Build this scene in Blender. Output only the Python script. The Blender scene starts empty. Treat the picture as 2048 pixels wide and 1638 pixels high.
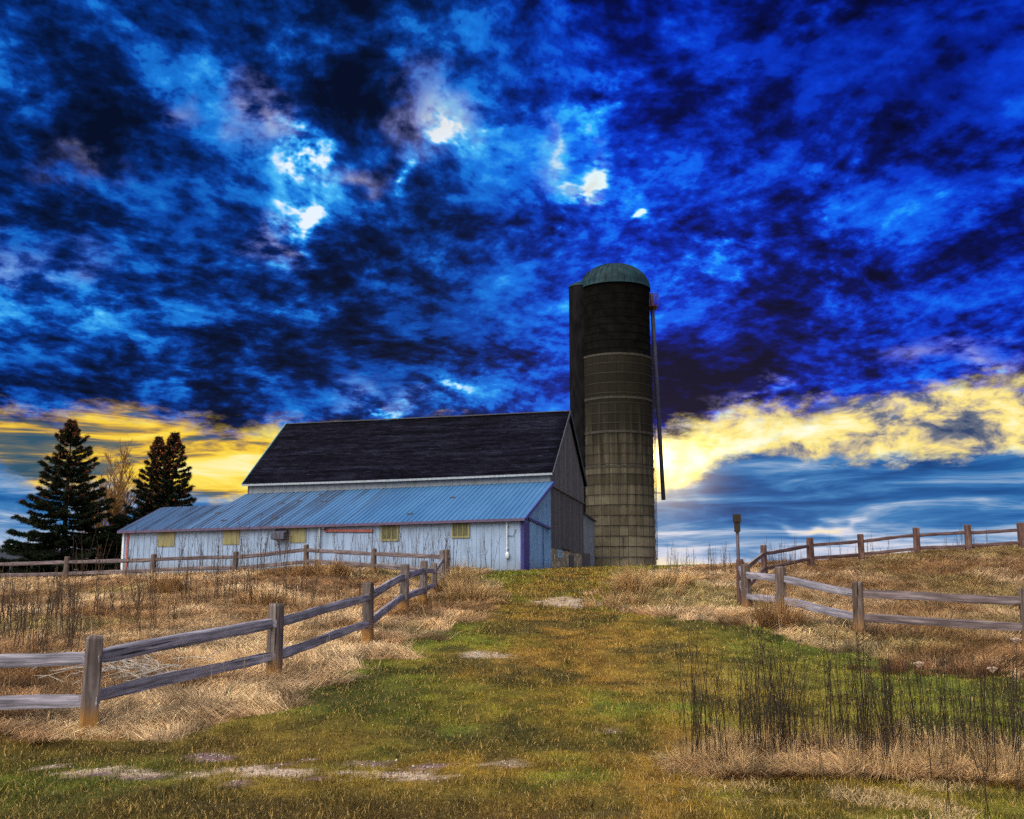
import bpy, math, random
import numpy as np
from mathutils import Vector, Matrix
random.seed(7); rng = np.random.default_rng(7)
S = bpy.context.scene; COL = S.collection
PI = math.pi

# ------------------------------------------------------------------ camera
PITCH = math.atan(331/2050); FOC = 2050.0; EYE = 1.9
ct, st = math.cos(PITCH), math.sin(PITCH)
cd = bpy.data.cameras.new('camera'); cam = bpy.data.objects.new('camera', cd); COL.objects.link(cam)
cam.location = (0, 0, EYE); cam.rotation_euler = (PI/2 + PITCH, 0, 0)
cd.sensor_width = 36; cd.lens = 36*FOC/2048; cd.clip_end = 20000; cd.clip_start = .05
S.camera = cam
def ray(px, py):
    cx, cy = (px-1024)/FOC, (819-py)/FOC
    return Vector((cx, ct - cy*st, st + cy*ct))
def at(px, py, Y):
    d = ray(px, py); return Vector((0, 0, EYE)) + d*(Y/d.y)

# ------------------------------------------------------------------ numpy value noise
def _h(ix, iy, s):
    n = (ix.astype(np.int64)*374761393 + iy.astype(np.int64)*668265263 + s*974711) & 0x7fffffff
    n = ((n ^ (n >> 13))*1274126177) & 0x7fffffff
    return ((n ^ (n >> 16)) & 0xffff)/65535.0
def vnoise(x, y, s=0):
    x = np.asarray(x, float); y = np.asarray(y, float)
    ix = np.floor(x); iy = np.floor(y); fx = x-ix; fy = y-iy
    fx = fx*fx*(3-2*fx); fy = fy*fy*(3-2*fy)
    a = _h(ix, iy, s); b = _h(ix+1, iy, s); c = _h(ix, iy+1, s); d = _h(ix+1, iy+1, s)
    return (a*(1-fx)+b*fx)*(1-fy) + (c*(1-fx)+d*fx)*fy
def fbm(x, y, s=0, o=4):
    v = 0; a = .5; t = 0
    for k in range(o):
        v = v + a*vnoise(x*2**k+17.3*k, y*2**k-9.1*k, s+k); t += a; a *= .5
    return v/t
def sstep(a, b, x):
    t = np.clip((x-a)/(b-a), 0, 1); return t*t*(3-2*t)

# ------------------------------------------------------------------ mesh builder
class MB:
    def __init__(s): s.v = []; s.f = []; s.g = []; s.mi = []
    def add(s, vs, fs, g=None, mi=0):
        o = len(s.v); s.v += [tuple(v) for v in vs]
        s.g += [tuple(q) for q in (g if g is not None else vs)]
        s.f += [tuple(i+o for i in f) for f in fs]; s.mi += [mi]*len(fs)
    def box(s, x0, x1, y0, y1, z0, z1, mi=0):
        vs = [(x,y,z) for z in (z0,z1) for y in (y0,y1) for x in (x0,x1)]
        s.add(vs, [(0,2,3,1),(4,5,7,6),(0,1,5,4),(2,6,7,3),(0,4,6,2),(1,3,7,5)], mi=mi)
    def hexa(s, b, t, mi=0):      # two quads (4 points each, same order) joined
        s.add(list(b)+list(t), [(3,2,1,0),(4,5,6,7),(0,1,5,4),(1,2,6,5),(2,3,7,6),(3,0,4,7)], mi=mi)
    def prism(s, pts, ofs, mi=0): # polygon extruded by a vector
        n = len(pts); o = Vector(ofs); a = [Vector(p) for p in pts]
        s.add(a+[p+o for p in a], [tuple(range(n))[::-1], tuple(range(n, 2*n))]+[(i,(i+1)%n,n+(i+1)%n,n+i) for i in range(n)], mi=mi)
    def beam(s, p, q, w, h, up=(0,0,1), mi=0):
        p = Vector(p); q = Vector(q); d = (q-p).normalized(); u = Vector(up)
        sx = d.cross(u).normalized()*w/2; u = sx.cross(d).normalized()*h/2
        s.hexa([p-sx-u, p+sx-u, p+sx+u, p-sx+u], [q-sx-u, q+sx-u, q+sx+u, q-sx+u], mi=mi)
    def tube(s, pts, rad, n=8, mi=0, cap=True):
        pts = [Vector(p) for p in pts]; k = len(pts)
        if not hasattr(rad, '__len__'): rad = [rad]*k
        vs = []; g = []; L = 0
        for i, p in enumerate(pts):
            d = (pts[min(i+1,k-1)]-pts[max(i-1,0)]).normalized()
            a = d.cross(Vector((0,0,1)) if abs(d.z) < .9 else Vector((1,0,0))).normalized(); b = d.cross(a)
            if i: L += (p-pts[i-1]).length
            for j in range(n):
                t = 2*PI*j/n; vs.append(p+(a*math.cos(t)+b*math.sin(t))*rad[i]); g.append((L, rad[i]*t*1.0, 0))
        fs = [(i*n+j, i*n+(j+1)%n, (i+1)*n+(j+1)%n, (i+1)*n+j) for i in range(k-1) for j in range(n)]
        if cap: fs += [tuple(range(n))[::-1], tuple(range((k-1)*n, k*n))]
        s.add(vs, fs, g, mi)
    def lathe(s, prof, n=48, c=(0,0,0), mi=0):
        k = len(prof); vs = [(c[0]+r*math.cos(2*PI*j/n), c[1]+r*math.sin(2*PI*j/n), c[2]+z) for r, z in prof for j in range(n)]
        s.add(vs, [(i*n+j, i*n+(j+1)%n, (i+1)*n+(j+1)%n, (i+1)*n+j) for i in range(k-1) for j in range(n)], mi=mi)
    def build(s, name, mat, parent=None, smooth=False, org=None):
        me = bpy.data.meshes.new(name)
        o3 = np.array(org if org is not None else (0,0,0), float)
        me.from_pydata([tuple(np.array(v)-o3) for v in s.v], [], s.f)
        for m in (mat if isinstance(mat, (list, tuple)) else [mat]): me.materials.append(m)
        me.polygons.foreach_set('material_index', s.mi)
        at_ = me.attributes.new('gc', 'FLOAT_VECTOR', 'POINT')
        at_.data.foreach_set('vector', np.array(s.g, 'f').ravel())
        if smooth: me.polygons.foreach_set('use_smooth', [True]*len(me.polygons))
        me.update()
        ob = bpy.data.objects.new(name, me); COL.objects.link(ob)
        if parent: ob.parent = parent
        elif org is not None: ob.location = org
        return ob
def tag(o, label=None, cat=None, group=None, kind=None):
    if label: o['label'] = label
    if cat: o['category'] = cat
    if group: o['group'] = group
    if kind: o['kind'] = kind
    return o
def thing(name, label, cat, loc, rz=0, group=None):
    o = bpy.data.objects.new(name, None); COL.objects.link(o); o.empty_display_size = .3
    o.location = loc; o.rotation_euler = (0,0,rz); return tag(o, label, cat, group)
def dup(root, loc, rz=0, sc=1, label=None):
    r = root.copy(); COL.objects.link(r); r.location = loc; r.rotation_euler = (0,0,rz); r.scale = (sc,)*3
    if label: r['label'] = label
    for ch in root.children:
        c = ch.copy(); COL.objects.link(c); c.parent = r
        for g in ch.children:
            d = g.copy(); COL.objects.link(d); d.parent = c
    return r

# ------------------------------------------------------------------ shader helper
class NT:
    def __init__(s, tree): s.t = tree; s.n = tree.nodes; s.l = tree.links
    def new(s, ty, **kw):
        x = s.n.new(ty)
        for k, v in kw.items(): setattr(x, k, v)
        return x
    def put(s, sock, v):
        if v is None: return
        if hasattr(v, 'is_output'): s.l.new(v, sock)
        elif hasattr(v, '__len__') and sock.type == 'RGBA': sock.default_value = tuple(v) if len(v) == 4 else tuple(v)+(1,)
        else: sock.default_value = v
    def m(s, op, a, b=None, c=None, clamp=False):
        x = s.new('ShaderNodeMath', operation=op, use_clamp=clamp)
        for i, v in enumerate((a, b, c)): s.put(x.inputs[i], v) if v is not None else None
        return x.outputs[0]
    def add(s, a, b): return s.m('ADD', a, b)
    def mul(s, a, b): return s.m('MULTIPLY', a, b)
    def sub(s, a, b): return s.m('SUBTRACT', a, b)
    def step(s, a, b, x):
        k = s.new('ShaderNodeMapRange', interpolation_type='SMOOTHSTEP')
        s.put(k.inputs[0], x); s.put(k.inputs[1], a); s.put(k.inputs[2], b); return k.outputs[0]
    def vec(s, x, y, z=0):
        k = s.new('ShaderNodeCombineXYZ')
        for i, v in enumerate((x, y, z)): s.put(k.inputs[i], v)
        return k.outputs[0]
    def sep(s, v):
        k = s.new('ShaderNodeSeparateXYZ'); s.put(k.inputs[0], v); return k.outputs
    def noise(s, v, scale, detail=4, rough=.5, dist=0, col=False, ty='FBM'):
        k = s.new('ShaderNodeTexNoise'); k.noise_type = ty
        s.put(k.inputs['Vector'], v); s.put(k.inputs['Scale'], scale); s.put(k.inputs['Detail'], detail)
        s.put(k.inputs['Roughness'], rough); s.put(k.inputs['Distortion'], dist)
        return k.outputs[1 if col else 0]
    def ramp(s, fac, stops, interp='LINEAR'):
        k = s.new('ShaderNodeValToRGB'); r = k.color_ramp; r.interpolation = interp
        while len(r.elements) < len(stops): r.elements.new(.5)
        for e, (p, c) in zip(r.elements, stops):
            e.position = p; e.color = (c, c, c, 1) if not hasattr(c, '__len__') else tuple(c)+(1,)
        s.put(k.inputs[0], fac); return k.outputs[0]
    def mix(s, f, a, b, mode='MIX'):
        k = s.new('ShaderNodeMix', data_type='RGBA', blend_type=mode)
        s.put(k.inputs[0], f); s.put(k.inputs[6], a); s.put(k.inputs[7], b); return k.outputs[2]
    def map(s, v, scale, rot=(0,0,0), loc=(0,0,0)):
        k = s.new('ShaderNodeMapping'); s.put(k.inputs[0], v); k.inputs[1].default_value = loc
        k.inputs[2].default_value = rot; k.inputs[3].default_value = scale; return k.outputs[0]
    def attr(s, name, out=1):
        k = s.new('ShaderNodeAttribute'); k.attribute_name = name; return k.outputs[out]
    def coord(s, which='Object'): return s.new('ShaderNodeTexCoord').outputs[which]
def newmat(name):
    m = bpy.data.materials.new(name); m.use_nodes = True
    t = NT(m.node_tree); b = m.node_tree.nodes['Principled BSDF']; return m, t, b
def bump(t, b, h, strength=.4, dist=.02):
    k = t.new('ShaderNodeBump'); k.inputs['Strength'].default_value = strength; k.inputs['Distance'].default_value = dist
    t.put(k.inputs['Height'], h); t.l.new(k.outputs[0], b.inputs['Normal'])
def plain(name, c1, c2, scale=6, rough=.7, metal=0, stretch=(1,1,1), detail=5, bmp=.2, spec=.3, lo=.35, hi=.65):
    m, t, b = newmat(name)
    n = t.noise(t.map(t.coord('Object'), stretch), scale, detail, .6)
    t.put(b.inputs['Base Color'], t.ramp(n, [(lo, c1), (hi, c2)])); b.inputs['Roughness'].default_value = rough
    b.inputs['Metallic'].default_value = metal; b.inputs['Specular IOR Level'].default_value = spec
    if bmp: bump(t, b, n, bmp, .01)
    return m
# ------------------------------------------------------------------ world: broken dusk cloud over a Nishita sky
def dirAE(px, py):
    d = ray(px, py); return math.atan2(d.x, d.y), math.atan2(d.z, math.hypot(d.x, d.y))
SUN_A, SUN_E = dirAE(1322, 915)
W = bpy.data.worlds.new('World'); S.world = W; W.use_nodes = True
def make_world():
    t = NT(W.node_tree); bg = W.node_tree.nodes['Background']
    D = t.coord('Generated'); x, y, z = t.sep(D)
    A = t.m('ARCTAN2', x, y); E = t.m('ARCSINE', z)
    # cloud deck seen in perspective
    zz = t.add(t.m('MAXIMUM', z, 0.0), .24)
    p = t.vec(t.m('DIVIDE', x, zz), t.m('DIVIDE', y, zz), 0)
    warp = t.noise(p, 1.3, 2, .5, col=True)
    wv = t.new('ShaderNodeVectorMath', operation='SUBTRACT'); t.put(wv.inputs[0], warp); wv.inputs[1].default_value = (.5,.5,.5)
    ws = t.new('ShaderNodeVectorMath', operation='SCALE'); t.put(ws.inputs[0], wv.outputs[0]); ws.inputs[3].default_value = .22
    pa = t.new('ShaderNodeVectorMath', operation='ADD'); t.put(pa.inputs[0], p); t.put(pa.inputs[1], ws.outputs[0])
    pw = pa.outputs[0]
    pr = t.map(pw, (1.0, .86, 1), rot=(0,0,math.radians(-24)))
    big = t.noise(pr, 2.1, 2, .5)
    mid = t.noise(pr, 6.6, 6, .58, .2)
    fine = t.noise(pr, 30, 3, .6)
    v = t.add(t.add(t.mul(big, .72), t.mul(mid, .88)), t.mul(fine, .44))   # mean ~ .80
    v = t.add(t.mul(t.sub(v, 1.01), 1.18), .500)
    # ragged angular coordinates for the openings and the heavy masses
    q = t.noise(t.vec(t.mul(A, 9), t.mul(E, 13), 0), 1, 3, .6, col=True); qx, qy, _ = t.sep(q)
    Aw = t.add(A, t.mul(t.sub(qx, .5), .16)); Ew = t.add(E, t.mul(t.sub(qy, .5), .12))
    PW = t.vec(Aw, Ew, 0)
    def blob(px, py, rx, ry, rot=0):      # soft elliptical patch of the sky round one bearing
        a0, e0 = dirAE(px, py)
        k = t.new('ShaderNodeMapping', vector_type='TEXTURE'); t.put(k.inputs[0], PW)
        k.inputs[1].default_value = (a0, e0, 0); k.inputs[2].default_value = (0, 0, math.radians(rot))
        k.inputs[3].default_value = (rx/FOC*1.9, ry/FOC*1.9, 1)
        g = t.new('ShaderNodeTexGradient', gradient_type='QUADRATIC_SPHERE'); t.put(g.inputs[0], k.outputs[0])
        return g.outputs['Fac']
    HOLES = [(595,300,75,50,.30,0),(605,430,45,45,.26,0),(595,500,70,40,.14,30),(900,250,60,60,.20,-60),(860,310,120,40,.14,30),
             (1235,225,60,60,.20,0),(1165,355,45,18,.30,0),(1110,290,50,40,.10,0),(1200,330,190,130,.045,0),(1115,440,40,80,.20,-35),
             (1640,490,60,70,.14,-40),(1930,390,110,70,.05,30),(1290,410,22,10,.3,0),(790,360,60,22,.20,25),(640,560,90,50,.10,0),
             (380,700,110,70,.04,0),(130,600,170,60,.07,-20),(1450,480,160,60,.09,30),(1250,500,120,40,.08,35),
             (200,150,120,80,.03,0),(1720,330,100,60,.07,30),(1480,790,60,18,.22,10),(1480,560,90,40,.06,0),
             (450,170,120,50,.04,-40),(760,800,60,34,.24,0),(900,790,45,30,.16,0),(1960,720,60,18,.16,15)]
    MASS = [(230,260,120,110,.15,0),(60,330,90,130,.10,0),(390,430,150,80,.15,0),(740,190,80,110,.12,30),(800,590,220,110,.13,0),(560,640,220,50,.14,-15),
            (930,640,160,80,.12,0),(640,720,420,45,.13,-6),(150,765,330,45,.17,0),(1500,730,260,70,.14,0),(1900,640,240,80,.12,20),
            (1900,110,240,130,.10,0),(1860,190,330,190,.26,0),(1700,60,260,110,.12,0),(1930,420,60,50,.08,0),(1480,60,140,70,.10,0),(1420,420,90,60,.10,30),(1580,540,160,40,.10,30),(1000,430,110,60,.12,0),(1080,90,90,90,.08,0),(500,20,200,60,.04,0),
            (1960,330,80,50,.10,0),(500,800,220,30,.12,0),(1240,560,120,70,.05,0),(700,90,70,60,.08,0)]
    v = t.sub(v, t.mul(t.m('MAXIMUM', t.sub(v, .60), 0), .55))
    hs = None
    for X in HOLES: hs = t.mul(blob(*X[:4], X[5]), X[4]*1.1) if hs is None else t.m('MULTIPLY_ADD', blob(*X[:4], X[5]), X[4]*1.1, hs)
    tear = t.noise(pr, 19, 3, .6)
    v = t.m('MULTIPLY_ADD', hs, t.m('MULTIPLY_ADD', t.step(.36, .66, tear), 1.45, .20), v)
    for X in MASS: v = t.m('MULTIPLY_ADD', blob(*X[:4], X[5]), -X[4]*.62, v)
    left = t.ramp(v, [(.26,(.0010,.004,.020)),(.38,(.0012,.010,.065)),(.47,(.0015,.026,.19)),(.55,(.003,.065,.40)),(.635,(.010,.20,.72)),(.72,(.07,.50,.95)),(.82,(.80,.90,1.0))])
    right = t.ramp(v, [(.26,(.0008,.002,.024)),(.38,(.001,.005,.10)),(.47,(.001,.014,.30)),(.56,(.002,.042,.62)),(.64,(.004,.14,.92)),(.72,(.02,.45,.98)),(.83,(.75,.95,1.0))])
    c = t.mix(t.step(-.10, .14, A), left, right)
    # warm grey edges where thin cloud in front of the openings catches the low sun
    wm = None
    for X in [(525,250,50,50,.8),(560,490,50,35,.9),(860,230,50,70,.7),(700,335,60,18,.5),(365,235,36,26,.22),(60,500,90,40,.3),(170,345,50,18,.22),(110,545,50,22,.28),(1165,355,50,14,.7),(1100,300,30,40,.4),(1480,778,50,14,.7),(760,790,70,30,.5),(1930,715,110,22,.5)]:
        b_ = t.mul(blob(*X[:4]), X[4]); wm = b_ if wm is None else t.add(wm, b_)
    wm = t.mul(wm, t.step(.40, .66, t.add(mid, t.mul(t.sub(fine, .5), .4))))
    c = t.mix(t.m('MINIMUM', wm, .9), c, (.70,.60,.52))
    # ---- the clear strip under the deck: its top and bottom against azimuth
    an = t.m('MULTIPLY_ADD', A, 1.0, .5)        # A -.5..5 -> 0..1
    def curve(pts):
        st_ = []
        for px, py in pts:
            a, e = dirAE(px, py); st_.append((min(max(a+.5, 0), 1), max(e, 0)/.25))
        k = t.ramp(an, sorted(st_)); return t.mul(k, .25)
    topc = curve([(-80,795),(120,818),(300,815),(430,848),(560,846),(700,862),(800,850),(930,838),(1080,850),(1310,868),(1400,842),(1500,812),(1650,808),(1820,780),(2060,738)])
    botc = curve([(-80,925),(60,955),(300,975),(480,998),(700,1010),(1050,1010),(1310,1005),(1370,965),(1450,905),(1560,888),(1700,912),(1830,922),(2060,885)])
    rag = t.noise(t.vec(t.mul(A, 20), t.mul(E, 46), 0), 1, 5, .68)
    rag2 = t.noise(t.vec(t.mul(A, 7), t.mul(E, 22), 3), 1, 3, .5)
    Er = t.add(E, t.add(t.mul(t.sub(rag, .5), .062), t.mul(t.sub(rag2, .5), .034)))
    under = t.step(-.008, .020, t.sub(topc, Er))
    strip = t.step(-.010, .010, t.sub(Er, botc))
    streak = t.noise(t.vec(t.mul(A, 7), t.mul(E, 60), 1), 1, 5, .62, .8)
    puff = t.noise(t.vec(t.mul(A, 18), t.mul(E, 34), 5), 1, 5, .65, .4)
    rmask = t.step(.05, .16, A)
    fld = t.mix(rmask, streak, puff)
    hot = t.add(fld, t.mul(blob(500,945,150,60), .12)); hot = t.add(hot, t.mul(blob(1400,895,190,70), .17)); hot = t.sub(hot, t.mul(blob(1880,868,190,30), .17)); hot = t.sub(hot, t.mul(blob(30,900,110,60), .13)); hot = t.sub(hot, t.mul(blob(330,850,180,20), .06))
    yelL = t.ramp(hot, [(.32,(.03,.09,.15)),(.41,(.14,.15,.13)),(.46,(.55,.33,.07)),(.52,(.95,.62,.05)),(.62,(1.0,.80,.13)),(.76,(1,.92,.5))])
    yelR = t.ramp(hot, [(.28,(.03,.06,.15)),(.38,(.16,.18,.24)),(.45,(.62,.50,.30)),(.51,(1.0,.80,.24)),(.60,(1.0,.93,.50)),(.74,(1,1,.88))])
    yel = t.mix(rmask, yelL, yelR)
    # ---- blue banks below the strip down to a pale horizon
    s2 = t.noise(t.vec(t.mul(A, 6), t.mul(E, 52), 9), 1, 5, .62, .6)
    s2 = t.add(s2, t.mul(blob(1620,1028,130,10), .22)); s2 = t.add(s2, t.mul(blob(1345,985,60,22), .30)); s2 = t.sub(s2, t.mul(blob(1850,990,260,40), .08))
    s2 = t.add(s2, t.mul(t.step(.062, .0, E), .31))
    low = t.ramp(s2, [(.30,(.004,.05,.20)),(.44,(.013,.11,.35)),(.54,(.045,.20,.48)),(.63,(.24,.38,.60)),(.72,(.62,.66,.80)),(.84,(.95,.80,.55))])
    clear = t.mix(strip, low, yel)
    c = t.mix(under, c, clear)
    # sun glow
    a0, e0 = SUN_A, SUN_E
    da = t.sub(A, a0); de = t.sub(E, e0)
    r2 = t.add(t.mul(da, da), t.mul(de, de))
    gl = t.m('EXPONENT', t.mul(r2, -1/(.038**2))); g2 = t.m('EXPONENT', t.mul(r2, -1/(.011**2)))
    c = t.mix(1.0, c, t.mix(1.0, t.mix(t.mul(gl, under), (0,0,0), (1.1,.72,.10)), t.mix(g2, (0,0,0), (2.5,2.0,1.0)), 'ADD'), 'ADD')
    # clear sky, plus an unseen bright half added behind and overhead as fill light
    sk = t.new('ShaderNodeTexSky', sky_type='NISHITA'); sk.sun_disc = False; sk.sun_elevation = SUN_E; sk.sun_rotation = SUN_A
    sk.altitude = 200; sk.dust_density = 1.5
    back = t.step(.15, -.55, y); over = t.step(.60, .85, z); opn = t.m('MAXIMUM', back, over)
    cl = t.noise(p, .9, 3, .55)
    kd = t.new('ShaderNodeVectorMath', operation='DOT_PRODUCT'); t.put(kd.inputs[0], D); kd.inputs[1].default_value = Vector((-.52,-.45,.73)).normalized()
    key = t.step(.72, .96, kd.outputs['Value'])  # brightest patch of the added half, a soft key light
    fill_sky = t.mix(t.step(.4, .65, cl), (.52,.56,.70), (1.05,1.04,1.04)); fill_sky = t.mix(key, fill_sky, (7.6,7.1,6.3))
    fill_sky = t.mix(t.step(-.02, .25, z), (.9,.9,1.0), fill_sky)
    c = t.mix(opn, c, fill_sky)
    tot = t.mix(1.0, t.mix(1.0, c, (10,10,10), 'MULTIPLY'), t.mix(t.m('MULTIPLY_ADD', opn, .09, .004), (0,0,0), sk.outputs[0]), 'ADD')
    t.put(bg.inputs[0], tot); bg.inputs[1].default_value = .1
make_world()
W.cycles.sampling_method = 'MANUAL'; W.cycles.sample_map_resolution = 512
sl = bpy.data.lights.new('sun', 'SUN'); sl.energy = 3.0; sl.angle = math.radians(3); sl.color = (1,.78,.45)
so = bpy.data.objects.new('sun', sl); COL.objects.link(so)
sd = Vector((math.sin(SUN_A)*math.cos(SUN_E), math.cos(SUN_A)*math.cos(SUN_E), math.sin(SUN_E)))
so.rotation_euler = sd.to_track_quat('Z', 'Y').to_euler(); so.location = (20, 60, 40)
S.view_settings.view_transform = 'Standard'; S.view_settings.look = 'None'; S.view_settings.exposure = 0; S.view_settings.gamma = 1
# ------------------------------------------------------------------ terrain
CP = [at(*p) for p in [(1024,1638,8),(300,1638,8),(1800,1638,8),(1024,1540,10),(100,1545,10),(1900,1545,10.2),
 (175,1465,11.5),(-330,1470,11.4),(547,1365,14.3),(735,1290,17.9),(808,1228,22.3),(845,1208,26),(868,1194,30.5),(892,1168,38),
 (747,1147,40),(612,1137,42),(470,1150,43),(305,1155,44),(130,1165,45),(-60,1172,46),(-400,1175,46),
 (1100,1400,13.5),(1100,1300,18),(1100,1230,23),(1130,1180,30),(1100,1152,42),(1150,1138,55),(1000,1146,55),
 (1045,1142,58),(1110,1138,64.5),(900,1149,60),(600,1152,62),(250,1156,65.6),(1310,1131,66),(1310,1134,80),(1200,1137,80),
 (1562,1233,22.5),(1487,1219,25),(1720,1270,21),(2048,1291,19.6),(2300,1300,19.2),
 (1530,1150,37),(1622,1130,41),(1724,1121,41),(1835,1111,40),(1938,1105,40),(2045,1099,40),(2250,1090,40),
 (1622,1127,50),(1835,1107,48),(2045,1095,48),(1450,1133,60),(1800,1180,30),(2048,1180,30),(300,1250,22),(100,1300,18),(450,1200,30)]]
CP += [Vector(p) for p in [(-10,-5,0),(0,-6,0),(10,-5,0),(0,3,0),(-9,3,0),(9,3,0),(-40,12,.0),(-40,30,.8),(-37,85,1.5),(-60,70,1.2),(40,12,.5),(45,35,2.8),(35,75,2.2),(20,95,1.5),(-20,100,1.3),(5,110,1.2),(-60,40,1.0)]]
_cx = np.array([p.x for p in CP]); _cy = np.array([p.y for p in CP]); _cz = np.array([p.z for p in CP])
def _phi(r2): return np.sqrt(r2 + 9.0)
_n = len(CP); _K = _phi((_cx[:,None]-_cx)**2 + (_cy[:,None]-_cy)**2) - np.eye(_n)*.02
_M = np.zeros((_n+1, _n+1)); _M[:_n,:_n] = _K; _M[:_n,_n] = 1; _M[_n,:_n] = 1
_w = np.linalg.solve(_M, np.append(_cz, 0))
def height(x, y):
    x = np.asarray(x, float); y = np.asarray(y, float); shp = x.shape; x = x.ravel(); y = y.ravel()
    z = np.empty_like(x)
    for i in range(0, len(x), 60000):
        a, b = x[i:i+60000], y[i:i+60000]
        z[i:i+60000] = _phi((a[:,None]-_cx)**2 + (b[:,None]-_cy)**2) @ _w[:_n] + _w[_n]
    R = np.maximum(np.abs(x)/75, np.abs(y-40)/75)
    k = sstep(.95, 1.9, R); z = z*(1-k) + .3*k
    z += (fbm(x*.5, y*.5, 3, 3)-.5)*(.10+.16*sstep(3, 6, np.abs(x-.06*y))) + (fbm(x*2.1, y*2.1, 11, 2)-.5)*.05
    return z.reshape(shp)
def hz(x, y): return float(height(np.array([x]), np.array([y]))[0])
_gx = np.arange(-62, 62.01, .25); _gy = np.arange(4, 92.01, .25)
_GX, _GY = np.meshgrid(_gx, _gy); _GZ = height(_GX, _GY)
def hgrid(x, y):
    fx = np.clip((x+62)/.25, 0, len(_gx)-1.001); fy = np.clip((y-4)/.25, 0, len(_gy)-1.001)
    i = fx.astype(int); j = fy.astype(int); a = fx-i; b = fy-j
    return (_GZ[j,i]*(1-a)+_GZ[j,i+1]*a)*(1-b) + (_GZ[j+1,i]*(1-a)+_GZ[j+1,i+1]*a)*b
def G(px, py, y0=5, y1=90):                # where the sight line of a pixel meets the ground
    d = ray(px, py); Y = np.arange(y0, y1, .05); x = d.x/d.y*Y; z = EYE + d.z/d.y*Y
    k = np.nonzero(hgrid(x, Y) > z)[0]
    k = k[0] if len(k) else len(Y)-1
    return Vector((x[k], Y[k], z[k]))
def gp(px, Y):                             # ground point at bearing px and distance Y
    x = (px-1024)/FOC*Y/1.012; return Vector((x, Y, hz(x, Y)))

def poly_in(px, py, poly):
    P = np.array([(p[0], p[1]) for p in poly]); inside = np.zeros(len(px), bool); j = len(P)-1
    for i in range(len(P)):
        c = ((P[i,1] > py) != (P[j,1] > py)) & (px < (P[j,0]-P[i,0])*(py-P[i,1])/(P[j,1]-P[i,1]+1e-12)+P[i,0])
        inside ^= c; j = i
    return inside
LAWN = [(-16,6.5),(-16,11.0)] + [tuple(G(*p)[:2]) for p in [(0,1478),(200,1482),(400,1474),(500,1440),(560,1405),(640,1372),(760,1318),(850,1272),(930,1240),(985,1210),(980,1180)]] + \
 [(-1.2,48),(-4,58),(-4,66),(20,72),(13,58)] + [tuple(G(*p)[:2]) for p in [(1285,1150),(1245,1175),(1225,1212),(1300,1236),(1450,1243),(1560,1272),(1700,1305),(1850,1335),(2040,1352)]] + [(14,15.5),(14,6.5)]
BAND = [tuple(G(*p)[:2]) for p in [(1340,1532),(1480,1500),(1700,1494),(1900,1496),(2047,1498),(2047,1578),(1850,1564),(1600,1556),(1420,1558)]]
CREST = [(12.5,50),(19.5,44.5),(30,43),(50,43),(50,70),(20,72)]
def cover(x, y):
    """straw share (0 lawn .. 1 straw) with a ragged edge"""
    jx = x + (fbm(x*1.6, y*1.6, 21, 5)-.5)*2.2; jy = y + (fbm(x*1.6, y*1.6, 31, 5)-.5)*2.2*np.clip(y/20, .5, 1.4)
    lawn = poly_in(jx, jy, LAWN); s = np.where(lawn, 0., 1.)
    s = np.where(poly_in(jx, jy, CREST), .15, s)
    kx = x + (fbm(x*2, y*2, 41, 3)-.5)*.5; ky = y + (fbm(x*2, y*2, 43, 3)-.5)*.35
    s = np.where(poly_in(kx, ky, BAND), 1., s)
    return s
PATCH = [(1135,1205,80,18,.95),(1185,1187,22,6,.9),(975,1310,50,10,.8),(1220,1462,40,7,.5),(1010,1528,40,4,.5),(925,1461,20,5,.5)]
STRIP = [(60,1537),(160,1538),(260,1545),(340,1552),(430,1547),(520,1545),(600,1548),(700,1552),(800,1553),(920,1556)]
STRIPW = [tuple(G(*p)[:2]) for p in STRIP]; PATCHW = [(G(a,b), c/FOC, d, w) for a,b,c,d,w in PATCH]
PURP = [(G(a,b), r) for a,b,r in [(425,1517,.24),(620,1520,.10),(735,1530,.17),(850,1535,.18),(270,1558,.14),(480,1568,.12),(640,1560,.10),(1360,1543,.16),(200,1550,.10),(780,1522,.08),(560,1530,.08)]]
def bare(x, y):
    """bare earth amount, and which of it is churned mud"""
    n = .5*fbm(x*3, y*5, 51, 4)+.5*fbm(x*8, y*14, 53, 3); b = np.zeros_like(x); mud = np.zeros_like(x)
    sx = np.array([p[0] for p in STRIPW]); sy = np.array([p[1] for p in STRIPW])
    yc = np.interp(x, sx, sy, left=99, right=99); d = np.abs(y-yc)
    b = np.maximum(b, sstep(.10, .0, d + (n-.5)*1.1))
    for p, rx, ry, w in PATCHW:
        q = ((x-p.x)/(rx*p.y))**2 + ((y-p.y)/(ry/60*2.2*(p.y/20)**2+.12))**2
        b = np.maximum(b, w*sstep(1.0, .2, q + (n-.5)*3.4))
    for p, r in PURP:
        q = ((x-p.x)/r)**2 + ((y-p.y)/(r*.75))**2
        k = sstep(1.4, .5, q + (n-.5)*2.2); mud = np.maximum(mud, k)
    return np.maximum(b, mud), mud
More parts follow.
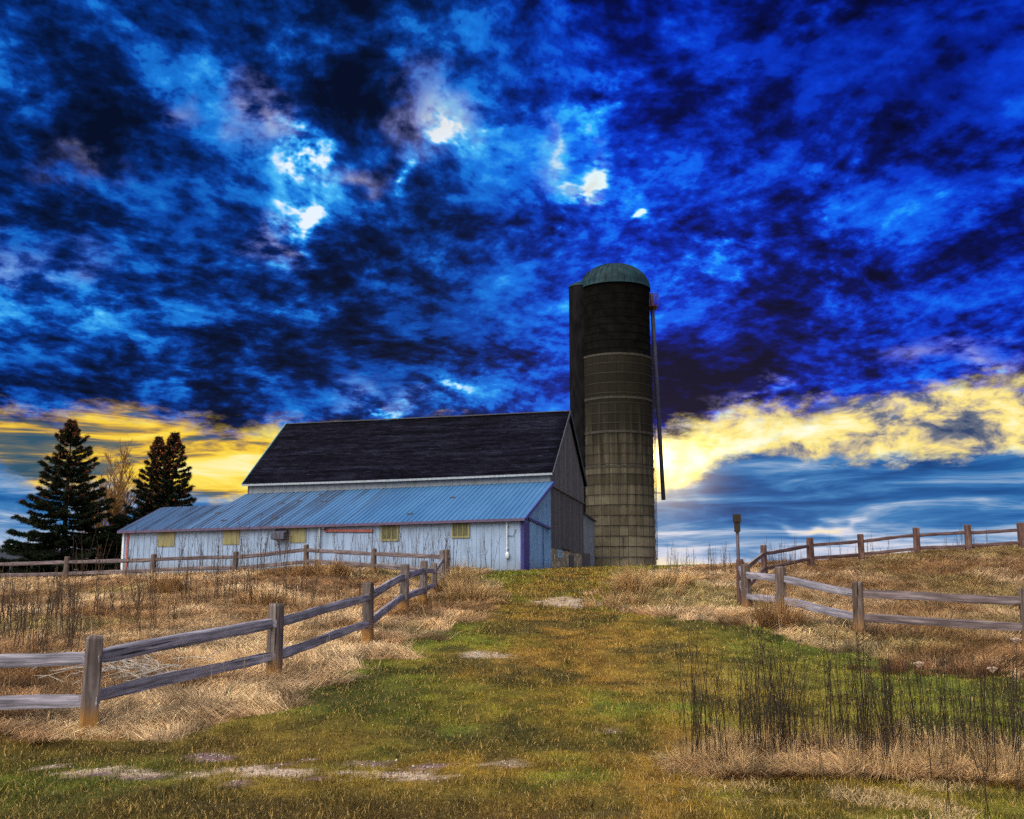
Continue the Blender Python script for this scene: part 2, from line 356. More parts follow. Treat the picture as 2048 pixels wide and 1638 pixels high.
def lawn_col(x, y):
    n = fbm(x*.45, y*.30, 61, 4); n2 = fbm(x*1.7, y*1.2, 67, 4)
    c = np.array([.115,.150,.013])[None]*np.ones((len(x),1))
    wm_ = np.exp(-((x-np.interp(y, [8,14,20,30,50], [.3,.6,1.1,1.9,3.0]))/np.interp(y,[8,20,50],[3.4,2.4,2.2]))**2); t = (sstep(.36, .58, n)*(.25+.75*wm_))[:,None]; c = c*(1-t) + np.array([.235,.145,.024])*t
    px = x/np.maximum(y,1)                     # worn centre of the track: browner, drier grass
    cx = np.interp(y, [8,14,20,30,50], [.8,.9,1.3,1.9,3.0]); w = np.exp(-((x-cx)/np.interp(y,[8,20,50],[2.6,2.2,2.0]))**2)
    t = (w*.65*sstep(.30,.62,n2+.1))[:,None]; c = c*(1-t) + np.array([.23,.115,.016])*t
    t = sstep(.52, .70, n2)[:,None]*.55; c = c*(1-t) + np.array([.035,.055,.006])*t
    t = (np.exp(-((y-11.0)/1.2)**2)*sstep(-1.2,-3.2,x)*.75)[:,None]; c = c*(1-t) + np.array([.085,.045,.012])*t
    c = c*(.62+.75*sstep(.30,.68,fbm(x*5.5, y*3.0, 69, 4)))[:,None]
    t = sstep(.52, .66, fbm(x*1.1, y*.9, 73, 5))[:,None]*.7; c = c*(1-t) + np.array([.045,.042,.010])*t
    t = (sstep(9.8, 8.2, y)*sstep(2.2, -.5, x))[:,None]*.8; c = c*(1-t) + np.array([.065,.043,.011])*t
    c = c*.97
    return c
def straw_col(x, y):
    n = fbm(x*.8, y*.6, 71, 4); n2 = fbm(x*.22, y*.18, 77, 3)
    c = np.array([.57,.405,.235])[None]*np.ones((len(x),1))
    t = sstep(.40, .66, n)[:,None]*.75; c = c*(1-t) + np.array([.30,.18,.075])*t
    t = sstep(.50, .62, n2)[:,None]*.55; c = c*(1-t) + np.array([.20,.18,.045])*t
    t = sstep(.50, .64, fbm(x*.35, y*.28, 79, 4))[:,None]*.75; c = c*(1-t) + np.array([.24,.125,.052])*t
    c = c*(.45+1.1*sstep(.28,.70,fbm(x*3, y*2.4, 81, 3)))[:,None]
    t = ((x > 8) & (y > 19)).astype(float)[:,None]*.45; c = c*(1-t) + np.array([.19,.105,.042])*t
    return c
def spaced(segs):
    o = [segs[0][0]]
    for a, b, n in segs: o += list(a + (b-a)*(np.arange(1, n+1)/n))
    return np.array(o)
xs = spaced([(-9000,-1200,6),(-1200,-200,12),(-200,-62,20),(-62,-24,60),(-24,24,220),(24,62,60),(62,200,20),(200,1200,12),(1200,9000,6)])
ys = spaced([(-600,-40,10),(-40,4,24),(4,30,200),(30,62,110),(62,92,50),(92,200,24),(200,1200,14),(1200,12000,8)])
XX, YY = np.meshgrid(xs, ys); ZZ = height(XX, YY); nx, ny = len(xs), len(ys)
me = bpy.data.meshes.new('ground')
co = np.stack([XX.ravel(), YY.ravel(), ZZ.ravel()], 1)
ii = (np.arange(ny-1)[:,None]*nx + np.arange(nx-1)[None]).ravel()
fc = np.stack([ii, ii+1, ii+nx+1, ii+nx], 1)
def fast_mesh(me, co, quads=None, tris=None):
    nq = 0 if quads is None else len(quads); ntr = 0 if tris is None else len(tris)
    me.vertices.add(len(co)); me.vertices.foreach_set('co', co.astype('f').ravel())
    me.loops.add(nq*4+ntr*3); idx = []
    if nq: idx.append(quads.ravel())
    if ntr: idx.append(tris.ravel())
    me.loops.foreach_set('vertex_index', np.concatenate(idx).astype('i'))
    me.polygons.add(nq+ntr)
    stt = np.concatenate([np.arange(nq)*4, nq*4+np.arange(ntr)*3]).astype('i')
    me.polygons.foreach_set('loop_start', stt)
    me.update(calc_edges=True)
fast_mesh(me, co, fc)
x_, y_ = co[:,0], co[:,1]
s_ = cover(x_, y_)[:,None]; bb, mm = bare(x_, y_)
gcol = lawn_col(x_, y_)*.75*(1-s_) + straw_col(x_, y_)*np.array([.55,.5,.45])*s_
far = sstep(60, 130, np.hypot(x_, y_))[:,None]; gcol = gcol*(1-far) + np.array([.10,.085,.035])*far
earth = np.array([.38,.285,.215])*(1-mm[:,None]) + np.array([.15,.085,.10])*mm[:,None]
near = (1-sstep(30, 45, y_))[:,None]*bb[:,None]; gcol = gcol*(1-near) + earth*near
a_ = me.attributes.new('col', 'FLOAT_COLOR', 'POINT'); a_.data.foreach_set('color', np.concatenate([gcol, np.ones((len(gcol),1))], 1).astype('f').ravel())
me.polygons.foreach_set('use_smooth', [True]*len(me.polygons))
gm, t, b = newmat('earth')
oc = t.coord('Object'); nz = t.noise(oc, 14, 6, .65); nf = t.noise(oc, 60, 4, .6)
t.put(b.inputs['Base Color'], t.mix(1, t.attr('col', 0), t.ramp(t.add(t.mul(nz, .7), t.mul(nf, .3)), [(.30,.35),(.5,.95),(.70,1.5)]), 'MULTIPLY'))
b.inputs['Roughness'].default_value = .9; b.inputs['Specular IOR Level'].default_value = .15
bump(t, b, nz, .7, .05)
me.materials.append(gm); ground = bpy.data.objects.new('ground', me); COL.objects.link(ground); ground['kind'] = 'structure'
# ------------------------------------------------------------------ barn (local frame: x along the front to the right, y back, z up)
BANG = math.atan2(-.287, .958)
C1 = at(1045, 1142, 58); C1.z = hz(C1.x, C1.y)
barn = thing('barn', 'long pale blue barn with steep dark shingle roof and low metal lean-to', 'barn', C1, BANG)
_R = Matrix.Rotation(-BANG, 3, 'Z')
def toL(p): return _R @ (Vector(p) - C1)
def on(axis, val, px, py):
    o = _R @ (Vector((0,0,EYE)) - C1); d = _R @ ray(px, py); k = (val - o[axis])/d[axis]; return o + d*k
front = lambda px, py: on(1, 0, px, py)
gable = lambda px, py, x=0: on(0, x, px, py)
def painted(name, col, seam=None, rough=.45, metal=0, dirt=.35, spec=.4):
    m, t, b = newmat(name); oc = t.coord('Object')
    n = t.noise(t.map(oc, (1.2,1.2,.35)), 1.6, 5, .6); f = t.noise(oc, 14, 4, .6)
    d = tuple(c*(1-dirt) for c in col); l = tuple(min(c*1.06, .9) for c in col)
    c = t.ramp(t.add(t.mul(n, .75), t.mul(f, .25)), [(.32, d), (.52, col), (.7, l)])
    c = t.mix(t.step(.62, .75, t.noise(t.map(oc, (2.5,2.5,.12)), 2.2, 4, .6)), c, tuple(x*.72 for x in d))
    zz_ = t.sep(oc)[2]; c = t.mix(t.mul(t.step(.95, -.1, t.add(zz_, t.mul(t.sub(f, .5), 1.6))), .55), c, (.11,.10,.085))   # mud splash along the foot
    t.put(b.inputs['Base Color'], c)
    b.inputs['Roughness'].default_value = rough; b.inputs['Metallic'].default_value = metal; b.inputs['Specular IOR Level'].default_value = spec
    bump(t, b, n, .15, .03); return m
M_wall = painted('pale_siding', (.215,.30,.45)); M_end = painted('blue_siding', (.17,.33,.56)); M_strip = painted('grey_siding', (.16,.19,.23))
M_trim = plain('dark_blue_trim', (.020,.016,.13), (.035,.028,.20), 5, .5); M_gut = plain('dark_gutter', (.05,.04,.09), (.09,.06,.12), 7, .45)
M_red = plain('faded_red_metal', (.22,.045,.04), (.33,.10,.08), 9, .55); M_white = plain('white_trim', (.40,.45,.50), (.58,.62,.66), 8, .5)
M_dark = plain('dark_metal', (.02,.022,.035), (.045,.05,.07), 8, .45); M_grey = plain('grey_metal', (.035,.04,.07), (.07,.075,.11), 8, .45)
# ribbed metal roofing: the pans are clean to the right and streaked with dirt toward the left end
M_metal, t, b = newmat('ribbed_metal_roof'); oc = t.coord('Object'); X_, Y_, Z_ = t.sep(oc)
n = t.noise(t.map(oc, (.5,.12,.12)), 1.3, 4, .55); pan = t.noise(t.vec(t.m('FLOOR', t.mul(X_, 1.09)), 0, 0), 3.7, 1, .5)
stain = t.mul(t.step(.47, .60, t.noise(t.map(oc, (2.3,.08,.08)), 1.5, 4, .6)), t.step(-7, -15, X_))
c = t.mix(t.step(.35, .65, t.add(t.mul(n, .6), t.mul(pan, .4))), (.030,.115,.27), (.055,.17,.35))
c = t.mix(t.step(-8, -22, X_), c, (.075,.15,.28)); c = t.mix(t.mul(stain, .85), c, (.035,.055,.10))
t.put(b.inputs['Base Color'], c); b.inputs['Roughness'].default_value = .42; b.inputs['Metallic'].default_value = .25; bump(t, b, n, .15, .03)
# dark asphalt shingles
M_shing, t, b = newmat('dark_shingles'); oc = t.coord('Object'); X_, Y_, Z_ = t.sep(oc)
bv = t.vec(X_, t.mul(Z_, 1.4), 0); br = t.new('ShaderNodeTexBrick'); t.put(br.inputs['Vector'], bv)
br.inputs['Color1'].default_value = (.008,.008,.016,1); br.inputs['Color2'].default_value = (.003,.003,.007,1); br.inputs['Mortar'].default_value = (.003,.003,.005,1)
br.inputs['Scale'].default_value = 1; br.inputs['Brick Width'].default_value = .45; br.inputs['Row Height'].default_value = .17; br.inputs['Mortar Size'].default_value = .022; br.inputs['Mortar Smooth'].default_value = .4
w = t.noise(t.map(oc, (.22,3.2,3.2)), 1.1, 5, .68); g = t.noise(t.map(oc, (3,6,6)), 3, 4, .6)
c = t.mix(1, br.outputs[0], t.ramp(t.add(t.mul(w, .6), t.mul(g, .4)), [(.38,.25),(.52,1.0),(.64,2.6)]), 'MULTIPLY')
t.put(b.inputs['Base Color'], c); b.inputs['Roughness'].default_value = 1; b.inputs['Specular IOR Level'].default_value = .03; bump(t, b, t.add(br.outputs[1], g), -.5, .03)
# weathered grey boards
def boards(name, c1, c2, c3, w=.26):
    m, t, b = newmat(name); X, Y, Z = t.sep(t.coord('Object')); yy = t.add(Y, t.mul(X, 1.0))
    k = t.m('FLOOR', t.mul(yy, 1/w)); r = t.noise(t.vec(t.mul(k, 7.31), 0, 0), 1.7, 0)
    gr = t.noise(t.vec(t.mul(yy, 26), t.mul(Z, 1.3), k), 1, 5, .65); fr = t.m('FRACT', t.mul(yy, 1/w))
    gap = t.m('LESS_THAN', t.m('ABSOLUTE', t.sub(fr, .5)), .43)
    c = t.ramp(t.add(t.mul(gr, .6), t.mul(r, .4)), [(.33, c1), (.5, c2), (.68, c3)])
    t.put(b.inputs['Base Color'], t.mix(gap, (.006,.006,.008), c)); b.inputs['Roughness'].default_value = .85; bump(t, b, gr, .5, .02); return m
M_board = boards('weathered_boards', (.035,.033,.038), (.085,.08,.085), (.19,.185,.19)); M_board2 = boards('old_barn_boards', (.028,.026,.030), (.065,.060,.064), (.16,.15,.155), .22)
M_stone, t, b = newmat('field_stone'); oc = t.coord('Object'); vo = t.new('ShaderNodeTexVoronoi', feature='DISTANCE_TO_EDGE'); t.put(vo.inputs['Vector'], oc); vo.inputs['Scale'].default_value = 3.2
vc = t.new('ShaderNodeTexVoronoi'); t.put(vc.inputs['Vector'], oc); vc.inputs['Scale'].default_value = 3.2
c = t.mix(t.sep(vc.outputs['Color'])[0], (.17,.14,.09), (.42,.34,.20)); c = t.mix(t.step(.02, .09, vo.outputs[0]), (.10,.085,.06), c)
t.put(b.inputs['Base Color'], c); b.inputs['Roughness'].default_value = .9; bump(t, b, vo.outputs[0], .8, .06)
M_fib, t, b = newmat('olive_fibreglass_panel'); X, Y, Z = t.sep(t.coord('Object')); n = t.noise(t.vec(t.mul(X, 9), 0, t.mul(Z, .8)), 1.2, 4, .6)
t.put(b.inputs['Base Color'], t.ramp(n, [(.3,(.09,.085,.035)),(.5,(.17,.155,.06)),(.7,(.25,.235,.11))])); b.inputs['Roughness'].default_value = .5
M_hole = plain('black_opening', (.004,.004,.006), (.010,.010,.013), 4, .8)

eR = front(1045, 1033); eL = front(248, 1059); bL = front(250, 1156)
XL = eL.x; ez = lambda x: eR.z + (eL.z-eR.z)*(x/XL)         # eave height along the front
tR = gable(1101, 963); Lm = tR.y                             # top of the lean-to roof meets the barn wall
tL = on(1, Lm, 495, 988); tz = lambda x: tR.z + (tL.z-tR.z)*(x-tR.x)/(tL.x-tR.x); XB = tL.x    # barn's left end
xr = on(1, Lm, 330, 1020)
print('barn', eR, eL, tR, tL, 'left end', XB)
BZ = -1.2
mb = MB(); th = .12
# lean-to front wall with standing ribs
mb.add([(0,0,BZ),(XL,0,BZ),(XL,0,eL.z-.06),(0,0,eR.z-.06),(0,th,BZ),(XL,th,BZ),(XL,th,eL.z-.06),(0,th,eR.z-.06)], [(0,3,2,1),(4,5,6,7),(0,4,7,3),(1,2,6,5),(3,7,6,2)])
x = -.45
while x > XL+.1:
    mb.box(x-.014, x+.014, -.022, -.001, BZ, ez(x)-.08); x -= .46
mb.build('front_wall', M_wall, barn)
# lean-to right end wall (tapers up to the barn) with fine ribs
mb = MB(); g0 = .03
mb.prism([(0,0.0,BZ),(0,Lm,BZ),(0,Lm,tR.z-.1),(0,0.0,eR.z-.1)], (-th,0,0))
y = .3
while y < Lm-.1:
    z1 = eR.z + (tR.z-eR.z)*y/Lm - .14; mb.box(.001, .022, y-.012, y+.012, BZ, z1); y += .21
mb.build('end_wall', M_end, barn)
mb = MB(); mb.prism([(XL,0.13,BZ),(XL,4.2,BZ),(XL,4.2,eL.z+1.2),(XL,.13,eL.z-.1)], (th,0,0)); mb.prism([(XL,4.2,BZ),(XL,8.2,BZ),(XL,8.2,eL.z-.3),(XL,4.2,eL.z+1.2)], (th,0,0))
mb.build('end_wall', M_wall, barn)
# lean-to roof sheets
def slope(mb, P, ribs, lift=.035, thick=.05, n0=None):
    """P: eave-right, eave-left, top-left, top-right; ribs run from eave to top"""
    a, b_, c_, d_ = [Vector(p) for p in P]; nrm = (b_-a).cross(d_-a).normalized()
    if nrm.z < 0: nrm = -nrm
    o = nrm*thick; mb.hexa([a-o, b_-o, c_-o, d_-o], [a, b_, c_, d_])
    for i in range(1, ribs):
        f = i/ribs; p = a.lerp(b_, f); q = d_.lerp(c_, f); w = (b_-a).normalized()*.022; u = nrm*lift
        mb.hexa([p-w, p+w, q+w, q-w], [p-w*.5+u, p+w*.5+u, q+w*.5+u, q-w*.5+u])
ov = .28; sR = (tR.z-eR.z)/Lm; sL = (tL.z-ez(XB))/Lm
mb = MB(); slope(mb, [(.22,-ov,eR.z-ov*sR),(XB-.15,-ov,ez(XB)-ov*sL),(XB-.15,Lm-.02,tL.z),(.22,Lm-.02,tR.z)], 70); mb.build('lean_to_roof', M_metal, barn)
Lx = 4.1; hx = lambda x: ez(x)+sL*Lx
mb = MB(); slope(mb, [(XB-.16,-ov,ez(XB)-ov*sL),(XL-.2,-ov,ez(XL)-ov*sL),(XL-.2,Lx,hx(XL)),(XB-.16,Lx,hx(XB))], 28)
slope(mb, [(XL-.2,8.4,ez(XL)-.3),(XB-.16,8.4,ez(XB)-.3),(XB-.16,Lx+.01,hx(XB)),(XL-.2,Lx+.01,hx(XL))], 24); mb.build('annex_roof', M_metal, barn)
# eave gutter, rake trim, corner posts
mb = MB(); mb.beam((.24,-ov-.05,eR.z-ov*sR-.07), (XL-.22,-ov-.05,ez(XL)-ov*sL-.07), .10, .15); mb.build('gutter', M_gut, barn)
mb = MB(); mb.beam((.26,-ov,eR.z-ov*sR-.06), (.26,Lm,tR.z-.06), .06, .17); mb.build('rake_trim', M_trim, barn)
mb = MB(); mb.beam((XL-.24,-ov,ez(XL)-ov*sL-.06), (XL-.24,Lx,hx(XL)-.06), .05, .16); mb.build('rake_trim', M_gut, barn)
q = gable(1056, 1040)
mb = MB(); mb.box(.03, .09, -.03, q.y, BZ, eR.z-.25); mb.box(-.10, .03, -.05, -.025, BZ, eR.z-.12); mb.build('corner_board', M_trim, barn)
mb = MB(); mb.box(XL-.05, XL+.10, -.055, -.026, BZ, eL.z-.1); mb.build('corner_board', M_white, barn)
mb = MB(); mb.box(XL+.28, XL+.42, -.055, -.026, BZ, eL.z-.1); mb.build('corner_board', M_red, barn)
# sliding door of the end wall on its track
p0 = gable(1053, 1037); p1 = gable(1097, 1057); d0 = gable(1057, 1050); d1 = gable(1083, 1050)
mb = MB(); mb.beam((.10,p0.y,p0.z), (.10,p1.y,p1.z), .12, .14); tr = mb.build('door_track', M_trim, barn)
mb = MB(); zt = lambda y: p0.z+(p1.z-p0.z)*(y-p0.y)/(p1.y-p0.y)-.09
mb.prism([(.035,d0.y,BZ),(.035,d1.y,BZ),(.035,d1.y,zt(d1.y)),(.035,d0.y,zt(d0.y))], (.035,0,0))
yy = d0.y+.2
while yy < d1.y-.05: mb.box(.071, .09, yy-.012, yy+.012, BZ, zt(yy)-.02); yy += .25
mb.build('sliding_door', M_end, barn)
mb = MB(); mb.box(.036, .10, d1.y+.005, d1.y+.075, BZ, zt(d1.y)); mb.build('door_edge', M_trim, barn)
# main barn: front strip, gable walls, foundation
eF = on(1, Lm-.30, 1105, 946); eFl = on(1, Lm-.30, 485, 969); rY = Lm+4.6
rg = on(1, rY, 1140, 822); rgl = on(1, rY, 573, 848)
print('ridge', rg, rgl, 'eave', eF, eFl)
XR = 0.0
mb = MB(); mb.prism([(XR,Lm,tR.z-.3),(XB,Lm,tL.z-.3),(XB,Lm,eFl.z+.1),(XR,Lm,eF.z+.1)], (0,.12,0))
x = -.3
while x > XB+.05:
    f = x/XB; mb.box(x-.012, x+.012, Lm-.018, Lm-.001, tz(x)+.02, eF.z+(eFl.z-eF.z)*f-.02); x -= .52
mb.build('upper_wall', M_strip, barn)
bk = 2*rY-Lm; zb1 = gable(1105, 973); zb2 = gable(1160, 1003); zf = lambda y: zb1.z+(zb2.z-zb1.z)*(y-zb1.y)/(zb2.y-zb1.y)
ze = eF.z+.15; zr = rg.z-.22
mb = MB(); mb.prism([(.05,Lm,zf(Lm)),(.05,bk,zf(bk)),(.05,bk,ze),(.05,rY,zr),(.05,Lm,ze)], (-.14,0,0)); mb.build('gable_wall', M_board, barn)
s1 = gable(1110, 1097); s2 = gable(1161, 1108); zs = lambda y: s1.z+(s2.z-s1.z)*(y-s1.y)/(s2.y-s1.y)
mb = MB(); mb.prism([(0,Lm+.001,zs(Lm)),(0,bk,zs(bk)),(0,bk,zf(bk)-.002),(0,Lm+.001,zf(Lm)-.002)], (-.10,0,0)); mb.build('lower_wall', M_board2, barn)
mb = MB(); mb.beam((.09,Lm,zf(Lm)), (.09,bk,zf(bk)), .05, .10); mb.build('drip_board', M_board, barn)
mb = MB(); mb.prism([(-.02,Lm+.002,BZ),(-.02,bk,BZ),(-.02,bk,zs(bk)-.003),(-.02,Lm+.002,zs(Lm)-.003)], (-.3,0,0)); mb.build('stone_foundation', M_stone, barn)
mb = MB(); mb.prism([(XB,Lm,BZ),(XB,bk,BZ),(XB,bk,eFl.z),(XB,rY,rgl.z-.25),(XB,Lm,eFl.z)], (.12,0,0)); mb.build('gable_wall', M_board, barn)
mb = MB(); mb.box(XB+.13, -.4, bk-.12, bk, BZ, eFl.z); mb.build('rear_wall', M_board, barn)
# basement door and little window in the foundation, dark lintel board
a = gable(1138, 1110); c = gable(1147, 1110); mb = MB(); mb.box(-.018, .03, a.y, c.y, BZ, a.z); mb.build('basement_door', M_dark, barn)
a = gable(1116, 1100); c = gable(1124, 1116); w = MB(); w.box(-.018, .03, a.y, a.y+.08, c.z, a.z); w.box(-.018, .03, c.y-.08, c.y, c.z, a.z); w.box(-.018, .03, a.y+.08, c.y-.08, a.z-.08, a.z); w.box(-.018, .03, a.y+.08, c.y-.08, c.z, c.z+.08)
wf = w.build('basement_window', M_end, barn); w = MB(); w.box(-.018, .0, a.y+.081, c.y-.081, c.z+.081, a.z-.081); w.build('pane', plain('blue_pane', (.06,.16,.24), (.10,.24,.34), 4, .2), wf)
a = gable(1124, 1095); c = gable(1140, 1099); mb = MB(); mb.beam((.05,a.y,a.z), (.05,c.y,c.z), .08, .14); mb.build('lintel', M_board2, barn)
# main roof: two slopes, slightly sagging ridge and eaves
def roofslope(p_er, p_el, p_rl, p_rr, nseg=24, thick=.10):
    mb = MB(); vs = []; g = []
    for k, lift in ((0, 0), (1, thick)):
        for j in range(7):
            for i in range(nseg+1):
                f = i/nseg; e = Vector(p_er).lerp(Vector(p_el), f); r = Vector(p_rr).lerp(Vector(p_rl), f); v = j/6
                p = e.lerp(r, v); sag = -.05*math.sin(PI*f) - .05*math.sin(PI*v) + .025*math.sin(f*19+v*5)*math.sin(v*7+f*3)
                vs.append((p.x, p.y, p.z+sag+lift))
    N = nseg+1; fs = []
    for j in range(6):
        for i in range(nseg):
            q_ = j*N+i; fs.append((q_, q_+1, q_+N+1, q_+N)); q_ += 7*N; fs.append((q_, q_+N, q_+N+1, q_+1))
    o = 7*N
    for i in range(nseg): fs.append((i, o+i, o+i+1, i+1)); k_ = 6*N+i; fs.append((k_, k_+1, o+k_+1, o+k_))
    for j in range(6):
        a0 = j*N; fs.append((a0, a0+N, o+a0+N, o+a0)); a0 = j*N+nseg; fs.append((a0, o+a0, o+a0+N, a0+N))
    mb.add(vs, fs); return mb
xe = .55
mb = roofslope((eF.x+.0,Lm-.30,eF.z-.02), (eFl.x,Lm-.30,eFl.z-.02), (rgl.x,rY,rgl.z-.1), (rg.x,rY,rg.z-.1)); R1 = mb.build('roof', M_shing, barn, smooth=True)
mb = roofslope((eFl.x,bk+.30,eFl.z-.02), (eF.x,bk+.30,eF.z-.02), (rg.x,rY+.002,rg.z-.1), (rgl.x,rY+.002,rgl.z-.1)); mb.build('roof', M_shing, barn, smooth=True)
M_fasc = plain('pale_fascia', (.16,.19,.22), (.28,.32,.36), 6, .5)
mb = MB()
for i in range(24):
    f0, f1 = i/24, (i+1)/24; sg = lambda f: -.05*math.sin(PI*f)
    mb.beam((eF.x+(eFl.x-eF.x)*f0, Lm-.33, eF.z+(eFl.z-eF.z)*f0+sg(f0)-.05), (eF.x+(eFl.x-eF.x)*f1, Lm-.33, eF.z+(eFl.z-eF.z)*f1+sg(f1)-.05), .05, .13)
mb.build('fascia', M_fasc, barn)
mb = MB(); mb.beam((eFl.x-.04,Lm-.3,eFl.z), (rgl.x-.04,rY,rgl.z-.02), .05, .16); mb.build('rake_board', plain('teal_rake', (.10,.22,.22), (.16,.30,.30), 6), barn)
mb = MB(); mb.beam((eF.x+.04,Lm-.3,eF.z-.03), (rg.x+.04,rY,rg.z-.06), .05, .2); mb.beam((rg.x+.04,rY,rg.z-.06), (eF.x+.04,bk+.3,eF.z-.03), .05, .2); mb.build('rake_board', M_dark, barn)
mb = MB(); mb.beam((rg.x-.02,rY,rg.z+.0), (rgl.x+.02,rY,rgl.z+.0), .22, .06); mb.build('ridge_cap', M_dark, barn)
# rear shed
r1 = gable(1162, 1022); r2 = gable(1189, 1041); zrs = lambda y: r1.z+(r2.z-r1.z)*(y-r1.y)/(r2.y-r1.y)
mb = MB(); mb.prism([(-.03,bk+.01,BZ),(-.03,r2.y,BZ),(-.03,r2.y,zrs(r2.y)-.1),(-.03,bk+.01,zrs(bk)-.1)], (-.1,0,0))
y = bk+.3
while y < r2.y: mb.box(-.029, -.012, y-.012, y+.012, BZ, zrs(y)-.14); y += .32
mb.build('shed_wall', M_strip, barn)
mb = MB(); mb.box(XB+1, -.14, r2.y-.1, r2.y, BZ, zrs(r2.y)-.12); mb.build('shed_rear_wall', M_strip, barn)
mb = MB(); mb.hexa([(.12,bk-.01,zrs(bk)-.09),(.12,r2.y+.25,zrs(r2.y+.25)-.09),(XB+.8,r2.y+.25,zrs(r2.y+.25)-.09),(XB+.8,bk-.01,zrs(bk)-.09)], [(.12,bk-.01,zrs(bk)),(.12,r2.y+.25,zrs(r2.y+.25)),(XB+.8,r2.y+.25,zrs(r2.y+.25)),(XB+.8,bk-.01,zrs(bk))]); mb.build('shed_roof', M_dark, barn)
a = gable(1164, 1106); c = gable(1180, 1130); mb = MB(); mb.box(-.028, .02, a.y, c.y, BZ, a.z); mb.build('shed_door', M_board2, barn)
# front wall openings: olive panels
for i, (x0, y0, x1, y1) in enumerate([(317,1061,349,1093),(447,1057,478,1089),(581,1053,612,1085),(763,1048,797,1081),(904,1043,939,1075)]):
    a = front(x0, y0); c = front(x1, y1); zt_ = min(a.z, ez(a.x)-.09)
    w = MB(); w.box(a.x, c.x, -.05, -.024, c.z, zt_); wn = w.build('window_panel', M_fib, barn)
    if i > 2:
        f = MB(); k = .09; M_fr = M_fib
        f.box(a.x-.02, a.x+k, -.075, -.051, c.z-.02, zt_); f.box(c.x-k, c.x+.02, -.075, -.051, c.z-.02, zt_); f.box(a.x+k, c.x-k, -.075, -.051, c.z-.02, c.z+k)
        for u in (.36, .62): xm = a.x+(c.x-a.x)*u; f.box(xm-.02, xm+.02, -.075, -.051, c.z+k, zt_)
        wn.data.materials[0] = plain('dark_olive_panel', (.035,.04,.018), (.13,.125,.05), 5, .4, stretch=(6,1,1)); f.build('frame', M_fr, wn)
# front sliding door and red track
a = front(650, 1061); c = front(746, 1067); mb = MB(); mb.beam((a.x,-.09,a.z), (c.x,-.09,c.z+.16), .10, .15); mb.build('door_track', M_red, barn)
a = front(651, 1067); c = front(699, 1150); mb = MB(); mb.box(a.x, c.x, -.05, -.024, BZ, a.z); mb.build('sliding_door', M_wall, barn)
a = front(700.5, 1067); c = front(743, 1150); mb = MB(); mb.box(a.x, c.x, -.06, -.024, BZ, a.z-.02)
for u in (.25, .5, .75): xm = a.x+(c.x-a.x)*u; mb.box(xm-.012, xm+.012, -.078, -.061, BZ, a.z-.06)
mb.build('sliding_door', M_wall, barn)
# pipes, lamp, exhaust hood
def pipe(x, y0, y1, mat, name, r=.05):
    a = front(x, y0); c = front(x, y1); mb = MB(); mb.tube([(a.x,-.11,a.z),(a.x,-.11,c.z)], r, 10)
    for f in (.2, .8): z = a.z+(c.z-a.z)*f; mb.box(a.x-.08, a.x+.08, -.13, -.02, z-.02, z+.02)
    return mb.build(name, mat, barn)
pipe(641, 1050, 1150, M_white, 'downspout'); dp = pipe(1015, 1037, 1112, M_white, 'downspout', .035)
a = front(1016, 1104); c = front(1016, 1117); mb = MB(); mb.lathe([(.04,c.z+.36),(.10,c.z+.30),(.12,c.z+.02),(.09,c.z),(.0,c.z)], 14, (a.x,-.13,0)); mb.build('pipe_hood', M_white, dp, smooth=True)
a = front(1022, 1072); mb = MB(); mb.tube([(a.x-.25,-.05,a.z+.02),(a.x+.15,-.06,a.z),(a.x+.3,-.06,a.z+.35)], .018, 6); mb.build('conduit', M_dark, dp)
a = front(652, 1052); mb = MB(); mb.tube([(a.x,-.02,a.z),(a.x,-.25,a.z+.03),(a.x,-.3,a.z-.08)], .03, 8); mb.lathe([(.04,.02),(.12,-.10),(.11,-.13),(0,-.12)], 12, (a.x,-.3,a.z-.08)); mb.build('yard_lamp', M_dark, barn, smooth=True)
a = front(552, 1059); c = front(577, 1080); x0, x1 = a.x, c.x; z1, z0 = a.z, c.z; mz = z0+(z1-z0)*.40
mb = MB(); w_ = .03; yo = -.62
mb.hexa([(x0,-.02,z1-.05),(x1,-.02,z1-.05),(x1,-.02,z1),(x0,-.02,z1)], [(x0,yo,mz+.1),(x1,yo,mz+.1),(x1,yo,mz+.15),(x0,yo,mz+.15)])
mb.box(x0, x1, yo, yo+w_, mz-.22, mz+.10)
for xx in (x0, x1-w_): mb.prism([(xx,-.02,z0),(xx,-.02,z1-.05),(xx,yo+w_,mz+.09),(xx,yo+w_,mz-.22)], (w_,0,0))
eh = mb.build('exhaust_hood', M_grey, barn)
mb = MB(); mb.box(x0+.04, x1-.04, -.10, -.025, z0+.02, z1-.12); mb.build('fan', M_hole, eh)
xm = (x0+x1)/2+.08; mb = MB(); mb.beam((xm-.06,-.5,mz-.20), (xm-.16,-.25,z0-.02), .03, .03); mb.beam((xm-.06,-.5,mz-.20), (xm+.14,-.25,z0-.02), .03, .03); mb.build('brace', M_red, eh)
